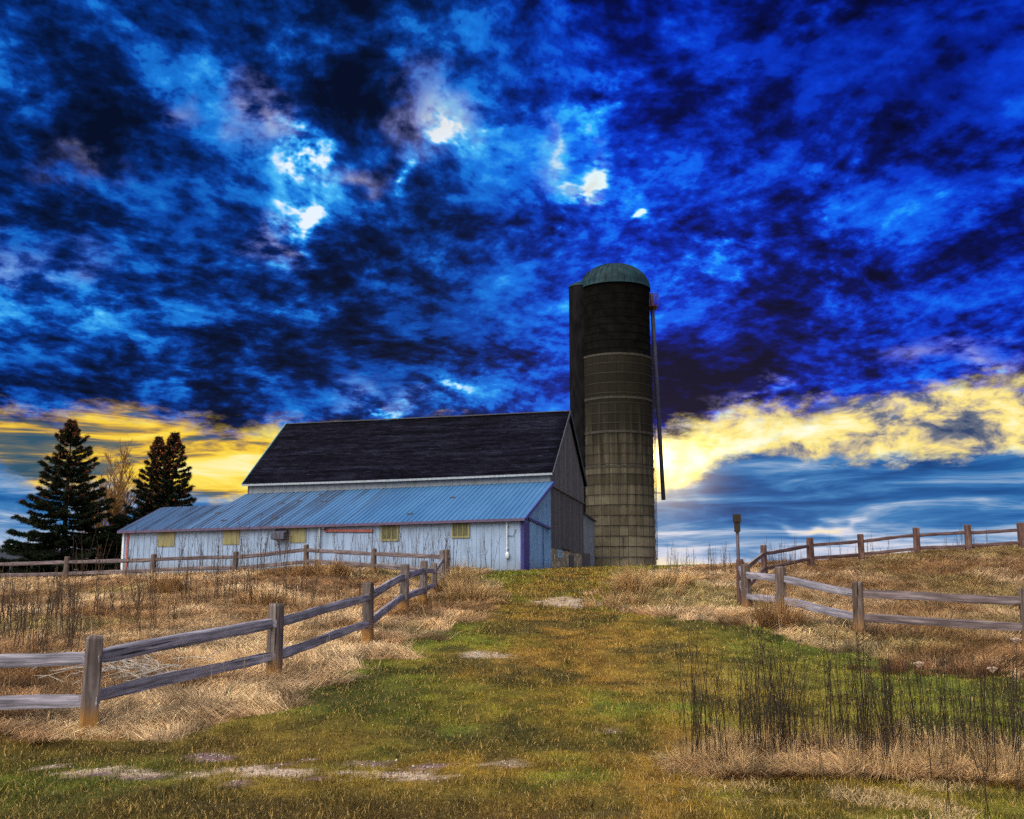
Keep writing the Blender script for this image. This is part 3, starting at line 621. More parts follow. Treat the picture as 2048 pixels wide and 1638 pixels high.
# small dark repairs on the lean-to roof
for px, py in [(565,1008),(598,1003),(648,1004),(640,990),(520,1030),(552,1037),(448,1042),(436,1027),(820,1029),(905,996)]:
    o = _R @ (Vector((0,0,EYE))-C1); d = _R @ ray(px, py); best = None
    for k in np.arange(55, 80, .02):
        p = o+d*k
        if p.y > -ov and p.z < ez(p.x)+(tz(p.x)-ez(p.x))*p.y/Lm: best = p; break
    if best:
        mb = MB(); s_ = (tz(best.x)-ez(best.x))/Lm; p = best
        mb.hexa([(p.x-.17,p.y-.11,p.z-.11*s_-.01),(p.x+.17,p.y-.09,p.z-.09*s_-.01),(p.x+.15,p.y+.11,p.z+.11*s_-.01),(p.x-.19,p.y+.1,p.z+.1*s_-.01)],
                [(p.x-.17,p.y-.11,p.z-.11*s_+.05),(p.x+.17,p.y-.09,p.z-.09*s_+.05),(p.x+.15,p.y+.11,p.z+.11*s_+.05),(p.x-.19,p.y+.1,p.z+.1*s_+.05)]); mb.build('roof_patch', M_dark, barn)
# ------------------------------------------------------------------ silo
SY = 80.0; sc_ = at(1238, 1133, SY); SR = 2.80; SZ = hz(sc_.x, SY)
silo = thing('silo', 'tall grey concrete stave silo with ribbed metal dome behind the barn', 'silo', (sc_.x, SY, SZ))
zrim = at(1238, 580, SY).z - SZ; zdome = at(1238, 531, SY).z - SZ
zsec = at(1238, 722, SY).z - SZ
M_stave, t, b = newmat('concrete_staves'); oc = t.coord('Object'); X, Y, Z = t.sep(oc); an = t.m('ARCTAN2', Y, X)
bv = t.vec(t.mul(an, SR), Z, 0); br = t.new('ShaderNodeTexBrick'); t.put(br.inputs['Vector'], bv); br.offset = 0.0
br.inputs['Color1'].default_value = (.17,.15,.105,1); br.inputs['Color2'].default_value = (.10,.088,.062,1); br.inputs['Mortar'].default_value = (.035,.031,.024,1)
for k, v in (('Scale',1),('Brick Width',.66),('Row Height',.78),('Mortar Size',.022),('Mortar Smooth',.5),('Bias',-.1)): br.inputs[k].default_value = v
row = t.m('FLOOR', t.mul(Z, 1/.78)); rn = t.noise(t.vec(t.mul(row, 3.17), 0, 0), 2.3, 0)
fr = t.m('FRACT', t.mul(Z, 1/.78))
n = t.noise(oc, 1.1, 6, .65); sk_ = t.noise(t.vec(t.mul(an, 9), t.mul(Z, .16), 0), 1, 5, .65); fn = t.noise(oc, 16, 5, .65)
c = t.mix(1, br.outputs[0], t.ramp(t.add(t.mul(n, .5), t.mul(fn, .5)), [(.32,.55),(.5,1.0),(.68,1.5)]), 'MULTIPLY')
c = t.mix(1, c, t.ramp(rn, [(.3,.62),(.5,.95),(.65,1.25)]), 'MULTIPLY')
hoopst = t.mul(t.step(.62, 1.0, fr), t.step(.35, .60, sk_)); c = t.mix(t.mul(hoopst, .75), c, (.03,.028,.024))
# shade deepening toward the top, painted into the stave colour in streaks
top_shade = t.step(.5, 12.0, t.add(Z, t.add(t.mul(t.sub(sk_, .5), 12), t.mul(t.sub(n, .5), 5))))
c = t.mix(t.mul(top_shade, .95), c, (.010,.009,.0075))
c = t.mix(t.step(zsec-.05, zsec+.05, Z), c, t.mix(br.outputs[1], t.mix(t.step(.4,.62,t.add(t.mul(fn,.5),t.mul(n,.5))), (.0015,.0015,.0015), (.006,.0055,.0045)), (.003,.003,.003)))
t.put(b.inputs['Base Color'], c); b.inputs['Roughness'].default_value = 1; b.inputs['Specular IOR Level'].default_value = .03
bump(t, b, t.sub(t.mul(fn, .4), br.outputs[1]), .6, .04)
M_hoop = plain('rusty_hoop', (.010,.009,.007), (.030,.026,.019), 6, .7, stretch=(1,1,4)); M_dome, t, b = newmat('dome_metal'); oc = t.coord('Object')
n = t.noise(oc, 1.6, 5, .6); t.put(b.inputs['Base Color'], t.ramp(n, [(.32,(.004,.012,.016)),(.5,(.007,.024,.032)),(.7,(.015,.042,.055))])); b.inputs['Metallic'].default_value = 0; b.inputs['Roughness'].default_value = .7; b.inputs['Specular IOR Level'].default_value = .12
mb = MB(); prof = [(SR*1.0,-1.5)]
z = 0
while z < zsec:                       # each course bellies out a little between hoops
    prof += [(SR*1.006,z),(SR*1.018,z+.40),(SR*1.006,z+.775)]; z += .78
prof = [p for p in prof if p[1] < zsec] + [(SR*1.0,zsec),(SR*.985,zsec+.02),(SR*.985,zrim)]
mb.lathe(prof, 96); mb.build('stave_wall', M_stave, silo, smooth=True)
z = .78
while z < zsec:
    mb = MB(); mb.lathe([(SR*1.005,z-.02),(SR*1.013,z-.02),(SR*1.013,z+.025),(SR*1.005,z+.025)], 72); mb.build('hoop', M_hoop, silo); z += .78
M_blk = plain('black_hoop', (.003,.003,.003), (.007,.006,.006), 5, 1, spec=.02)
z = zsec+.55
while z < zrim-.2:
    mb = MB(); mb.lathe([(SR*.985,z-.018),(SR*.992,z-.018),(SR*.992,z+.018),(SR*.985,z+.018)], 72); mb.build('hoop', M_blk, silo); z += .62
for py in (722, 806, 872, 940):
    z = at(1238, py, SY).z - SZ; mb = MB(); mb.lathe([(SR*1.0,z-.10),(SR*1.024,z-.09),(SR*1.024,z+.09),(SR*1.0,z+.10)], 72); mb.build('hoop', plain('stone_band', (.018,.016,.012), (.045,.04,.03), 5, .85), silo)
# dome with standing ribs
hd = zdome-zrim; mb = MB(); prof = [(SR*1.03,-.12),(SR*1.03,.0)] + [(SR*1.01*math.cos(a), hd*math.sin(a)) for a in np.linspace(0, PI/2*.995, 16)]
mb.lathe([(r, z+zrim) for r, z in prof], 96)
for k in range(36):
    a = 2*PI*k/36; pts = [((SR*1.015*math.cos(q))*math.cos(a), (SR*1.015*math.cos(q))*math.sin(a), zrim+hd*1.01*math.sin(q)) for q in np.linspace(0, PI/2*.97, 10)]; mb.tube(pts, .035, 5, cap=False)
mb.build('dome', M_dome, silo, smooth=True)
# unloading chute down the left side, with its hood
ca = math.radians(183); cr = .92; cx_ = (SR+.02)*math.cos(ca); cy_ = (SR+.02)*math.sin(ca)-.1
M_chute = plain('dark_chute', (.004,.004,.005), (.011,.010,.011), 2.5, 1, stretch=(1,1,.3), spec=.02)
ctop = at(1150, 577, SY).z - SZ
mb = MB(); mb.lathe([(cr,-1),(cr,ctop-.15),(cr*.97,ctop)], 32, (cx_+.05,cy_,0)); zz = 2
mb.build('chute', M_chute, silo, smooth=True)
mb = MB(); mb.lathe([(cr*1.02,ctop-.02),(cr*.95,ctop+.14),(cr*.55,ctop+.36),(.0,ctop+.42)], 32, (cx_+.05,cy_,0)); mb.build('chute_hood', M_dome, silo, smooth=True)
# filler pipe leaning away from the right side, brackets, cage and ladder
def SP(px, py, dy=0): p = at(px, py, SY+dy); return Vector((p.x-sc_.x, p.y-SY, p.z-SZ))
M_pipe = plain('blue_grey_pipe', (.03,.035,.075), (.055,.06,.11), 4, .5)
mb = MB(); mb.tube([SP(1300,588), SP(1303.5,600), SP(1306,640), SP(1327,1000)], [.14,.16,.165,.165], 14); fp = mb.build('filler_pipe', M_pipe, silo, smooth=True)
for py in (660, 738, 821, 986):
    mb = MB(); f = (py-640)/360; mb.tube([SP(1300.5+py*.0093-3,py), SP(1308+21*f+2,py)], .035, 6); mb.build('bracket', M_dark, fp)
mb = MB(); rx = lambda py: 1301.5+(py-590)*.0186
for ox in (1.5, 4.0): mb.tube([SP(rx(590)+ox,590), SP(rx(1120)+ox,1120)], .025, 5)
for py in range(592, 1118, 7): mb.tube([SP(rx(py)+1.5,py), SP(rx(py)+4,py)], .016, 5)
mb.build('ladder', M_dark, silo)
M_cage = plain('rusty_cage', (.05,.012,.012), (.10,.03,.025), 6, .7)
mb = MB(); c0, c1 = SP(1299,588,-1), SP(1315,610,-1)
for py in (587, 592, 611):
    a, b_ = SP(1298,py,-.9), SP(1316,py,-.9); d = Vector((0,1.5,0))
    for p, q in ((a, b_), (b_, b_+d), (b_+d, a+d)): mb.tube([p, q], .03, 5)
for px in (1300, 1305, 1310, 1316):
    mb.tube([SP(px,587,-.9), SP(px,611,-.9)], .025, 5); mb.tube([SP(px,587,.6), SP(px,611,.6)], .025, 5)
a, b_ = SP(1297,611,-.9), SP(1316,611,-.9); mb.box(a.x, b_.x, a.y, a.y+1.5, a.z-.05, a.z); mb.build('platform_cage', M_cage, silo)
mb = MB(); p = SP(1246,1078,-2.95); mb.tube([p, p-Vector((0,0,1.35)), p+Vector((-2.1,.05,-1.35))], .035, 6); mb.tube([p+Vector((0,0,.0)), p+Vector((0,0,.16))], .06, 6); mb.build('water_pipe', M_dark, silo)
# ------------------------------------------------------------------ split-rail fences
def woodmat(name, c1, c2, c3, base=None):
    m, t, b = newmat(name); g = t.attr('gc', 1); X, Y, Z = t.sep(g)
    gr = t.noise(t.vec(t.mul(X, 1.6), t.mul(Y, 34), Z), 1, 6, .65, .3); bl = t.noise(t.vec(t.mul(X, 2.2), t.mul(Y, 5), Z), 1, 4, .6)
    c = t.ramp(t.add(t.mul(gr, .65), t.mul(bl, .35)), [(.34, c1), (.5, c2), (.64, c3)])
    ck = t.noise(t.vec(t.mul(X, .9), t.mul(Y, 60), t.add(Z, 5)), 1, 3, .5); c = t.mix(t.step(.63, .69, ck), c, tuple(k*.25 for k in c1))
    if base:   # orange rot at the foot of the posts (X runs up from the ground there)
        c = t.mix(t.mul(t.step(.42, .06, t.add(X, t.mul(t.sub(bl, .5), .5))), .8), c, base)
    t.put(b.inputs['Base Color'], c); b.inputs['Roughness'].default_value = .85; b.inputs['Specular IOR Level'].default_value = .2; bump(t, b, gr, .6, .015); return m
M_rail = woodmat('silvered_rail_wood', (.065,.061,.077), (.175,.166,.205), (.33,.31,.365)); M_post = woodmat('weathered_post_wood', (.040,.030,.028), (.105,.083,.077), (.21,.175,.168), (.30,.14,.02))
M_rail2 = woodmat('brown_rail_wood', (.045,.032,.034), (.11,.085,.09), (.22,.18,.19)); M_post2 = woodmat('brown_post_wood', (.035,.025,.022), (.09,.065,.055), (.18,.14,.12), (.20,.10,.035))
M_post3 = woodmat('reddish_post_wood', (.035,.018,.015), (.085,.045,.038), (.17,.105,.09)); M_rail3 = woodmat('reddish_rail_wood', (.04,.022,.022), (.09,.055,.055), (.17,.12,.125))
_seed = [0]
def section(mb, pts, w, h, side, jit, cap=True, bev=.28):
    """hewn timber: bevelled 8-gon section swept through pts; side: sideways unit vectors"""
    _seed[0] += 1; r = random.Random(_seed[0]*31+5); k = len(pts); vs = []; g = []; L = 0; z0 = r.uniform(0, 40); up0 = None
    prof = [(-.5,-.5+bev),(-.5,.5-bev),(-.5+bev*.7,.5),(.5-bev*.7,.5),(.5,.5-bev),(.5,-.5+bev),(.5-bev*.7,-.5),(-.5+bev*.7,-.5)]
    pj = [(a+r.uniform(-.06,.06), b+r.uniform(-.06,.06)) for a, b in prof]
    for i, p in enumerate(pts):
        d = (pts[min(i+1,k-1)]-pts[max(i-1,0)]).normalized(); s = Vector(side); u = s.cross(d).normalized(); s = d.cross(u).normalized()
        if u.z < 0 and abs(d.z) < .7: u = -u
        if i: L += (p-pts[i-1]).length
        ww = w[i] if hasattr(w, '__len__') else w; hh = h[i] if hasattr(h, '__len__') else h
        per = 0
        for j, (a, b) in enumerate(pj):
            vs.append(p + s*(a*ww + r.uniform(-jit, jit)) + u*(b*hh + r.uniform(-jit, jit))); g.append((L, j*.055, z0))
    fs = [(i*8+j, (i+1)*8+j, (i+1)*8+(j+1)%8, i*8+(j+1)%8) for i in range(k-1) for j in range(8)]
    fs += [tuple(range(8)), tuple(range((k-1)*8, k*8))[::-1]]
    mb.add(vs, fs, g)
def post(par, base, h, wx, wy, mat, ang, org, lean=(0,0), top=None):
    base = Vector(base); mb = MB(); pts = [base+Vector((lean[0]*t_, lean[1]*t_, t_)) for t_ in (-.35, 0, h*.3, h*.62, h*.97, h)]
    s = Vector((math.cos(ang), math.sin(ang), 0)); section(mb, pts, [wx*1.06,wx*1.06,wx,wx*.98,wx*.96,wx*.82], [wy*1.06,wy*1.05,wy,wy*.98,wy*.96,wy*.78], s, .006, bev=.2)
    mb.g = [(a-.35, b, c) for a, b, c in mb.g]
    return mb.build('post', mat, par, org=org)
def rail(par, p, q, w, h, mat, org, bow=.012):
    p, q = Vector(p), Vector(q); d = q-p; mb = MB(); r = random.Random(int(p.x*977+q.y*331)); b1, b2 = r.uniform(-bow, bow), r.uniform(-bow, bow)
    n = 9; sd = d.cross(Vector((0,0,1))).normalized()
    pts = [p + d*(i/n) + Vector((0,0,1))*(math.sin(PI*i/n)*b1 + math.sin(2*PI*i/n)*b2*.6) + sd*math.sin(PI*i/n)*b2 for i in range(n+1)]
    hh = [h*(.72 if i in (0, n) else r.uniform(.92, 1.08)) for i in range(n+1)]
    section(mb, pts, w, hh, sd, .007, bev=.22)
    return mb.build('rail', mat, par, org=org)
def fence(name, label, posts, skip=(), mats=(M_post, M_rail), group=None, rw=.075, rh=.135, fr=(.76,.335), pw=(.17,.15), endrails=(), off=.0):
    """posts: (Vector base, height)"""
    b0 = posts[0][0]; org = (b0.x, b0.y, b0.z); f = thing(name, label, 'fence', b0, group=group)
    r = random.Random(len(label))
    for i, (b, h) in enumerate(posts):
        a = posts[min(i+1, len(posts)-1)][0]-posts[max(i-1,0)][0]; ang = math.atan2(a.y, a.x)
        if i not in skip: post(f, b, h, pw[0]*r.uniform(.92,1.08), pw[1]*r.uniform(.92,1.08), mats[0], ang+r.uniform(-.1,.1), org, (r.uniform(-.02,.02), r.uniform(-.02,.02)))
    for i in range(len(posts)-1):
        (b, h), (b2, h2) = posts[i], posts[i+1]; d = (b2-b).normalized()
        for k in fr:
            j1, j2 = r.uniform(-.02,.02), r.uniform(-.02,.02); lat = Vector((-d.y, d.x, 0))*(.02 if i % 2 else -.02)
            rail(f, b+Vector((0,0,h*k+j1))-d*.10+lat, b2+Vector((0,0,h2*k+j2))+d*.10+lat, rw, rh, mats[1] if not (mats[0] is M_post2 and mats[1] is M_rail and i > 1) else M_rail2, org)
    return f
def pp(px, ybase, ytop, Y):
    b = at(px, ybase, Y); t_ = at(px, ytop, Y); return (b, t_.z-b.z)
near_left = fence('rail_fence', 'near split-rail fence of silvered rails climbing beside the grass track on the left',
    [pp(-330,1472,1283,11.9), pp(177,1465,1271,11.5), pp(548,1363,1207,14.3), pp(735,1290,1164,17.9), pp(808,1228,1128,22.3), pp(846,1208,1121,26), pp(868,1194,1126,30.5), pp(884,1180,1100,36)], pw=(.19,.175))
far_left = fence('rail_fence', 'distant brown split-rail fence crossing the straw field in front of the barn wall',
    [pp(893,1168,1099,37.5), pp(747,1147,1097,40), pp(612,1140,1089,42), pp(469,1152,1103,43), pp(305,1157,1108,44), pp(131,1166,1113,45), pp(-50,1170,1118,46)], mats=(M_post2, M_rail2), fr=(.78,.34), pw=(.2,.17), rh=.15)
near_right = fence('rail_fence', 'split-rail fence of dark posts behind the tall weeds at the right',
    [pp(1494,1226,1128,23.6), pp(1562,1234,1133,22.5), pp(1720,1271,1163,21), pp(2056,1292,1175,19.6), pp(2420,1300,1180,19.2)], mats=(M_post2, M_rail), pw=(.2,.18), rh=.15)
far_right = fence('rail_fence', 'reddish split-rail fence running along the hill crest against the sky',
    [pp(1482,1214,1118,26), pp(1529,1152,1090,36), pp(1622,1131,1075,39), pp(1724,1122,1068,40), pp(1835,1112,1055,40), pp(1938,1106,1049,40), pp(2045,1099,1045,40), pp(2170,1094,1040,40)], mats=(M_post3, M_rail3), fr=(.72,.25), pw=(.22,.2), rh=.12)
# the slipped rails that close the corner between the two right-hand runs
o_ = near_right.location; og = (o_.x, o_.y, o_.z)
a, b_ = at(1480,1136,25.9), at(1493,1182,23.5); rail(near_right, a, b_, .08, .15, M_rail, og); a, b_ = at(1481,1165,25.9), at(1494,1215,23.5); rail(near_right, a, b_, .08, .15, M_rail, og)
# ------------------------------------------------------------------ nest box on its pole at the fence corner
pb = at(1480,1214,26.2); pole = thing('nest_box_pole', 'thin pole carrying a small brown nest box beside the right fence corner', 'bird box', pb); og = tuple(pb)
zt_ = at(1480,1056,26.2).z; M_pole = plain('pole_paint', (.035,.026,.038), (.075,.058,.07), 5, .6); M_box = plain('box_wood', (.016,.010,.006), (.035,.022,.014), 6, .8, stretch=(1,1,.2))
mb = MB(); mb.tube([pb-Vector((0,0,.3)), Vector((pb.x, pb.y, zt_))], .042, 10); mb.build('pole', M_pole, pole, org=og, smooth=True)
mb = MB(); z = zt_; mb.box(pb.x-.065, pb.x+.065, pb.y-.065, pb.y+.065, z-.10, z+.15); mb.build('box', M_box, pole, org=og)
mb = MB(); mb.hexa([(pb.x-.09,pb.y-.095,z+.15),(pb.x+.09,pb.y-.095,z+.15),(pb.x+.09,pb.y+.085,z+.15),(pb.x-.09,pb.y+.085,z+.15)], [(pb.x-.085,pb.y-.09,z+.34),(pb.x+.085,pb.y-.09,z+.34),(pb.x+.085,pb.y+.08,z+.36),(pb.x-.085,pb.y+.08,z+.36)]); mb.build('box_roof', M_box, pole, org=og)
# ------------------------------------------------------------------ trees
def leafmat(name, trans=.35, rough=.8):
    m, t, b = newmat(name); a = t.attr('col', 0); t.put(b.inputs['Base Color'], a); b.inputs['Roughness'].default_value = rough; b.inputs['Specular IOR Level'].default_value = .15
    if trans:
        tr = t.new('ShaderNodeBsdfTranslucent'); t.put(tr.inputs[0], a); mx = t.new('ShaderNodeMixShader'); mx.inputs[0].default_value = trans
        t.l.new(b.outputs[0], mx.inputs[1]); t.l.new(tr.outputs[0], mx.inputs[2]); t.l.new(mx.outputs[0], m.node_tree.nodes['Material Output'].inputs[0])
    return m
M_needle = leafmat('needles', .25); M_bark = plain('spruce_bark', (.018,.014,.013), (.05,.038,.032), 9, .9, stretch=(1,1,.3))
M_twig = plain('bare_twig_bark', (.11,.05,.015), (.22,.12,.035), 8, .9); M_fringe = plain('warm_fringe', (.20,.055,.022), (.42,.14,.05), 12, .7)
def np_mesh(name, co, quads=None, tris=None, col=None, mat=None, parent=None, loc=None, kind=None):
    me = bpy.data.meshes.new(name); fast_mesh(me, co, quads, tris)
    if col is not None:
        a = me.attributes.new('col', 'FLOAT_COLOR', 'POINT'); a.data.foreach_set('color', np.concatenate([col, np.ones((len(col),1))], 1).astype('f').ravel())
    if mat: me.materials.append(mat)
    o = bpy.data.objects.new(name, me); COL.objects.link(o)
    if parent: o.parent = parent
    if loc is not None: o.location = loc
    if kind: o['kind'] = kind
    return o
def needles(P, D, L, Wd, C, r, per=10):
    """sprays: around each twig point P with direction D emit narrow needle-tuft triangles"""
    n = len(P); P = np.repeat(P, per, 0); D = np.repeat(D, per, 0); L = np.repeat(L, per); Wd = np.repeat(Wd, per); C = np.repeat(C, per, 0); N = n*per
    d = D + r.normal(0, .55, (N,3)); d[:,2] += r.normal(-.12, .25, N); d /= np.linalg.norm(d, axis=1)[:,None]+1e-9
    s = np.cross(d, r.normal(0, 1, (N,3))); s /= np.linalg.norm(s, axis=1)[:,None]+1e-9
    ln = L*r.uniform(.6, 1.3, N); P = P + r.normal(0, .05, (N,3))
    co = np.stack([P-s*(Wd*.5)[:,None], P+s*(Wd*.5)[:,None], P+d*ln[:,None]], 1).reshape(-1, 3)
    cc = np.clip(C*r.uniform(.6, 1.5, (N,1)), 0, 1); col = np.repeat(cc, 3, 0)
    return co, np.arange(N*3).reshape(-1,3), col
def spruce(name, label, base, H, R, seed, leaders=((0,0,1.0),), dens=1.0, zlow=.05, asym=0, fringe=True):
    r = np.random.default_rng(seed); rr = random.Random(seed)
    root = thing(name, label, 'spruce tree', base); P = []; D = []; L = []; Wd = []; Cc = []; tw = MB(); fringe_bits = MB(); tk = MB()
    for lx, ly, hf in leaders:
        Ht = H*hf; off = lambda z: Vector((lx*min(1, z/(H*.45)), ly*min(1, z/(H*.45)), 0))
        tk.tube([off(z)+Vector((0,0,z)) for z in np.linspace(-.5, Ht, 12)], [max(.02, .022*H*(1-z/Ht*.97)) for z in np.linspace(0, Ht, 12)], 9)
        z = H*zlow
        while z < Ht*.985:
            f = z/Ht; nb = rr.randint(5, 7); a0 = rr.uniform(0, 6.3)
            env = R*min(1, (1-f)*1.03)**.84*(1 if f < .84 else .82)*(1.0 if f > .10 else .8+2*f)
            for k in range(nb):
                a = a0 + 2*PI*k/nb + rr.uniform(-.35, .35); ln = env*rr.uniform(.66, 1.10)*(1+asym*math.cos(a))
                if len(leaders) > 1 and f < .75: ln *= 1.0
                if ln < .12: ln = .12
                dx, dy = math.cos(a), math.sin(a); o = off(z)+Vector((0,0,z)); droop = (.46-.72*f)*ln*rr.uniform(.7,1.3); pts = []
                ns = max(4, int(ln/.42))
                for i in range(ns+1):
                    u = i/ns; zz = -droop*u + ln*.24*u**2.6*(1 if f < .8 else 1.4) + (.35*ln*u if f > .8 else 0)
                    pts.append(o + Vector((dx*ln*u, dy*ln*u, zz)))
                tw.tube(pts, [max(.012, .035*ln/2.5*(1-i/ns)) for i in range(ns+1)], 4, cap=False)
                m = max(7, int(ln*15*dens))
                for i in range(m):                       # side twigs along the bough, hanging a little
                    u = rr.uniform(.12, 1)**.8; q = pts[min(ns-1, int(u*ns))].lerp(pts[min(ns, int(u*ns)+1)], u*ns-int(u*ns))
                    sd = rr.choice((-1, 1)); tl = ln*.36*(1-u*.55)*rr.uniform(.4, 1); sx, sy = -dy*sd*.8+dx*.6, dx*sd*.8+dy*.6
                    nt = max(2, int(tl/.20)+1)
                    for j in range(nt):
                        w = j/nt; pz = q + Vector((sx*tl*w, sy*tl*w, -tl*.40*w+tl*.2*w*w)); P.append(pz); D.append((sx*.7+dx*.5, sy*.7+dy*.5, -.15+.25*u)); L.append(.20+.05*rr.random()); Wd.append(.060)
                        g = rr.random(); Cc.append((.006,.014,.007) if g < .55 else (.010,.020,.008) if g < .85 else (.018,.022,.009))
                for i in range(5):
                    P.append(pts[-1].lerp(pts[-2], rr.random())); D.append((dx, dy, .45)); L.append(.26); Wd.append(.05); Cc.append((.16,.045,.025) if fringe and f > .33 and rr.random() < .7 else (.018,.024,.009))  # reddish tip needles: warm backlit fringe painted into the colour
                if f > .38 and rr.random() < .95:
                    for i in range(rr.randint(2, 6)):
                        u = rr.uniform(.45, 1.0); q = pts[min(ns, int(u*ns))] + Vector((rr.uniform(-.2,.2), rr.uniform(-.2,.2), -.02)); h = rr.uniform(.14,.22); fringe_bits.tube([q, q-Vector((0,0,h*.5)), q-Vector((0,0,h))], [.03,.06,.015], 5)  # cone-shaped bits added to imitate the warm backlit fringe
            z += H*(.034 if len(leaders) == 1 else .032)*rr.uniform(.8, 1.2)*(1 if f < .8 else .75)
    tk.build('trunk', M_bark, root, smooth=True); tw.build('branches', M_bark, root)
    co, tri, col = needles(np.array([tuple(p) for p in P]), np.array(D), np.array(L), np.array(Wd), np.array(Cc), r)
    np_mesh('crown', co, None, tri, col, M_needle, root); 
    if fringe: fringe_bits.build('fringe_bits', M_fringe, root)['kind'] = 'stuff'
    return root
def tbase(px, Y): p = gp(px, Y); return Vector((p.x, p.y, p.z-.1))
b1 = tbase(124, 84); H1 = at(124, 840, 84).z-b1.z
spruce('spruce_tree', 'tall dark single-trunk spruce with layered boughs at the far left', b1, H1, 5.5, 3, dens=1.15)
b2 = tbase(322, 90); H2 = at(332, 860, 90).z-b2.z
spruce('spruce_tree', 'twin-topped dark spruce rising behind the low left end of the barn', b2, H2, 4.3, 8, leaders=((-.8,0,.955),(.5,.2,1.0)), dens=1.0)
b3 = tbase(232, 88)
spruce('spruce_tree', 'low bushy spruce filling the gap between the two tall spruces', b3, at(228,1032,88).z-b3.z, 3.3, 14, dens=1.0, zlow=.03, fringe=False)
def bare_tree(label, base, H, seed, spread=.32, n0=9):
    rr = random.Random(seed); root = thing('bare_tree', label, 'bare tree', base); tk = MB(); br = MB()
    def grow(p, d, L, r, k):
        ns = 4; pts = [p]; q = p; dd = d
        for i in range(ns):
            dd = (dd + Vector((rr.uniform(-.12,.12), rr.uniform(-.12,.12), .10))).normalized(); q = q+dd*L/ns; pts.append(q)
        (tk if k == 0 else br).tube(pts, [r*(1-.45*i/ns) for i in range(ns+1)], 5 if k < 2 else 3, cap=False)
        if k < 4:
            for j in range(rr.randint(3, 5) if k else n0):
                u = rr.uniform(.25, 1) if k else rr.uniform(.3, 1); m = pts[min(ns, int(u*ns))]; a = rr.uniform(0, 6.3); e = Vector((math.cos(a), math.sin(a), 0))*spread*rr.uniform(.6,1.6)*(1+k*.35)
                grow(m, (dd+e).normalized(), L*rr.uniform(.42,.66), max(.038, r*.55), k+1)
    grow(Vector((0,0,-.2)), Vector((0,0,1)), H*.72, H*.018, 0)
    tk.build('trunk', M_twig, root); br.build('crown', M_twig, root)
for px, ytop, Y, sd, lb in [(204,922,112,5,'bare pale-twigged tree just right of the tall left spruce'),(240,918,116,9,'bare upright tree close against the twin-topped spruce'),(176,950,120,12,'thin bare tree half hidden behind the tall left spruce')]:
    b = tbase(px, Y); bare_tree(lb, b, (at(px, ytop, Y).z-b.z)*.92, sd)
# ------------------------------------------------------------------ farm buildings beyond the spruces
M_shroof = plain('dull_grey_roof', (.010,.012,.018), (.022,.026,.034), 3, .7, stretch=(1,1,1)); M_dimwall = plain('dim_white_wall', (.025,.027,.03), (.05,.052,.055), 4, .8); M_open = M_hole
fb = tbase(20, 104); fs_ = thing('open_shed', 'long low farm shed with grey roof and open bays behind the spruces', 'shed', fb)
og = tuple(fb); xa = at(-150,1100,104).x; xb = at(196,1100,104).x; ztop = at(0,1096,104).z; zev = at(0,1118,104).z; zg = fb.z-.8; y0 = 104
mb = MB(); mb.hexa([(xa-.4,y0-.5,zev-.08),(xb+.4,y0-.5,zev-.08),(xb+.4,y0+5,ztop-.08),(xa-.4,y0+5,ztop-.08)], [(xa-.4,y0-.5,zev),(xb+.4,y0-.5,zev),(xb+.4,y0+5,ztop),(xa-.4,y0+5,ztop)])
mb.hexa([(xa-.4,y0+5.01,ztop-.08),(xb+.4,y0+5.01,ztop-.08),(xb+.4,y0+10,zev-.08),(xa-.4,y0+10,zev-.08)], [(xa-.4,y0+5.01,ztop),(xb+.4,y0+5.01,ztop),(xb+.4,y0+10,zev),(xa-.4,y0+10,zev)]); mb.build('roof', M_shroof, fs_, org=og)
mb = MB(); mb.box(xa, xb, y0+9.4, y0+9.5, zg, zev-.1); mb.prism([(xa,y0+.1,zg),(xa,y0+9.39,zg),(xa,y0+9.39,zev-.1),(xa,y0+5,ztop-.12),(xa,y0+.1,zev-.1)], (.1,0,0)); mb.prism([(xb,y0+.1,zg),(xb,y0+9.39,zg),(xb,y0+9.39,zev-.1),(xb,y0+5,ztop-.12),(xb,y0+.1,zev-.1)], (-.1,0,0)); mb.build('wall', M_dimwall, fs_, org=og)
mb = MB(); mb.box(xa+.11, xb-.11, y0, y0+.08, zev-.5, zev-.09); mb.build('beam', M_dimwall, fs_, org=og)
nb = 8
for i in range(nb+1):
    x = xa+.12+(xb-xa-.4)*i/nb; mb = MB(); mb.box(x, x+.2, y0+.0, y0+.15, zg, zev-.501); mb.build('pillar', M_dimwall, fs_, org=og)
hb = tbase(228, 92); hs = thing('white_shed', 'small white shed with red roof edge beside the left barn corner', 'shed', hb); og = tuple(hb)
x0 = at(206,1100,92).x; x1 = at(300,1100,92).x; zr_ = at(206,1094,92).z; ze_ = at(246,1122,92).z; zg = hb.z-.6; M_whs = plain('shed_white', (.38,.40,.42), (.60,.60,.60), 5, .7, stretch=(4,4,.4)); M_redt = plain('red_trim', (.20,.03,.04), (.36,.08,.09), 5, .6)
xm = x0; mb = MB(); mb.prism([(x0-4,92,zg),(x1,92,zg),(x1,92,ze_-1.0),(xm,92,zr_-.1),(x0-4,92,ze_-.1)], (0,.1,0)); mb.prism([(x0-4,98,zg),(x1,98,zg),(x1,98,ze_-1.0),(xm,98,zr_-.1),(x0-4,98,ze_-.1)], (0,-.1,0)); mb.build('wall', M_whs, hs, org=og)
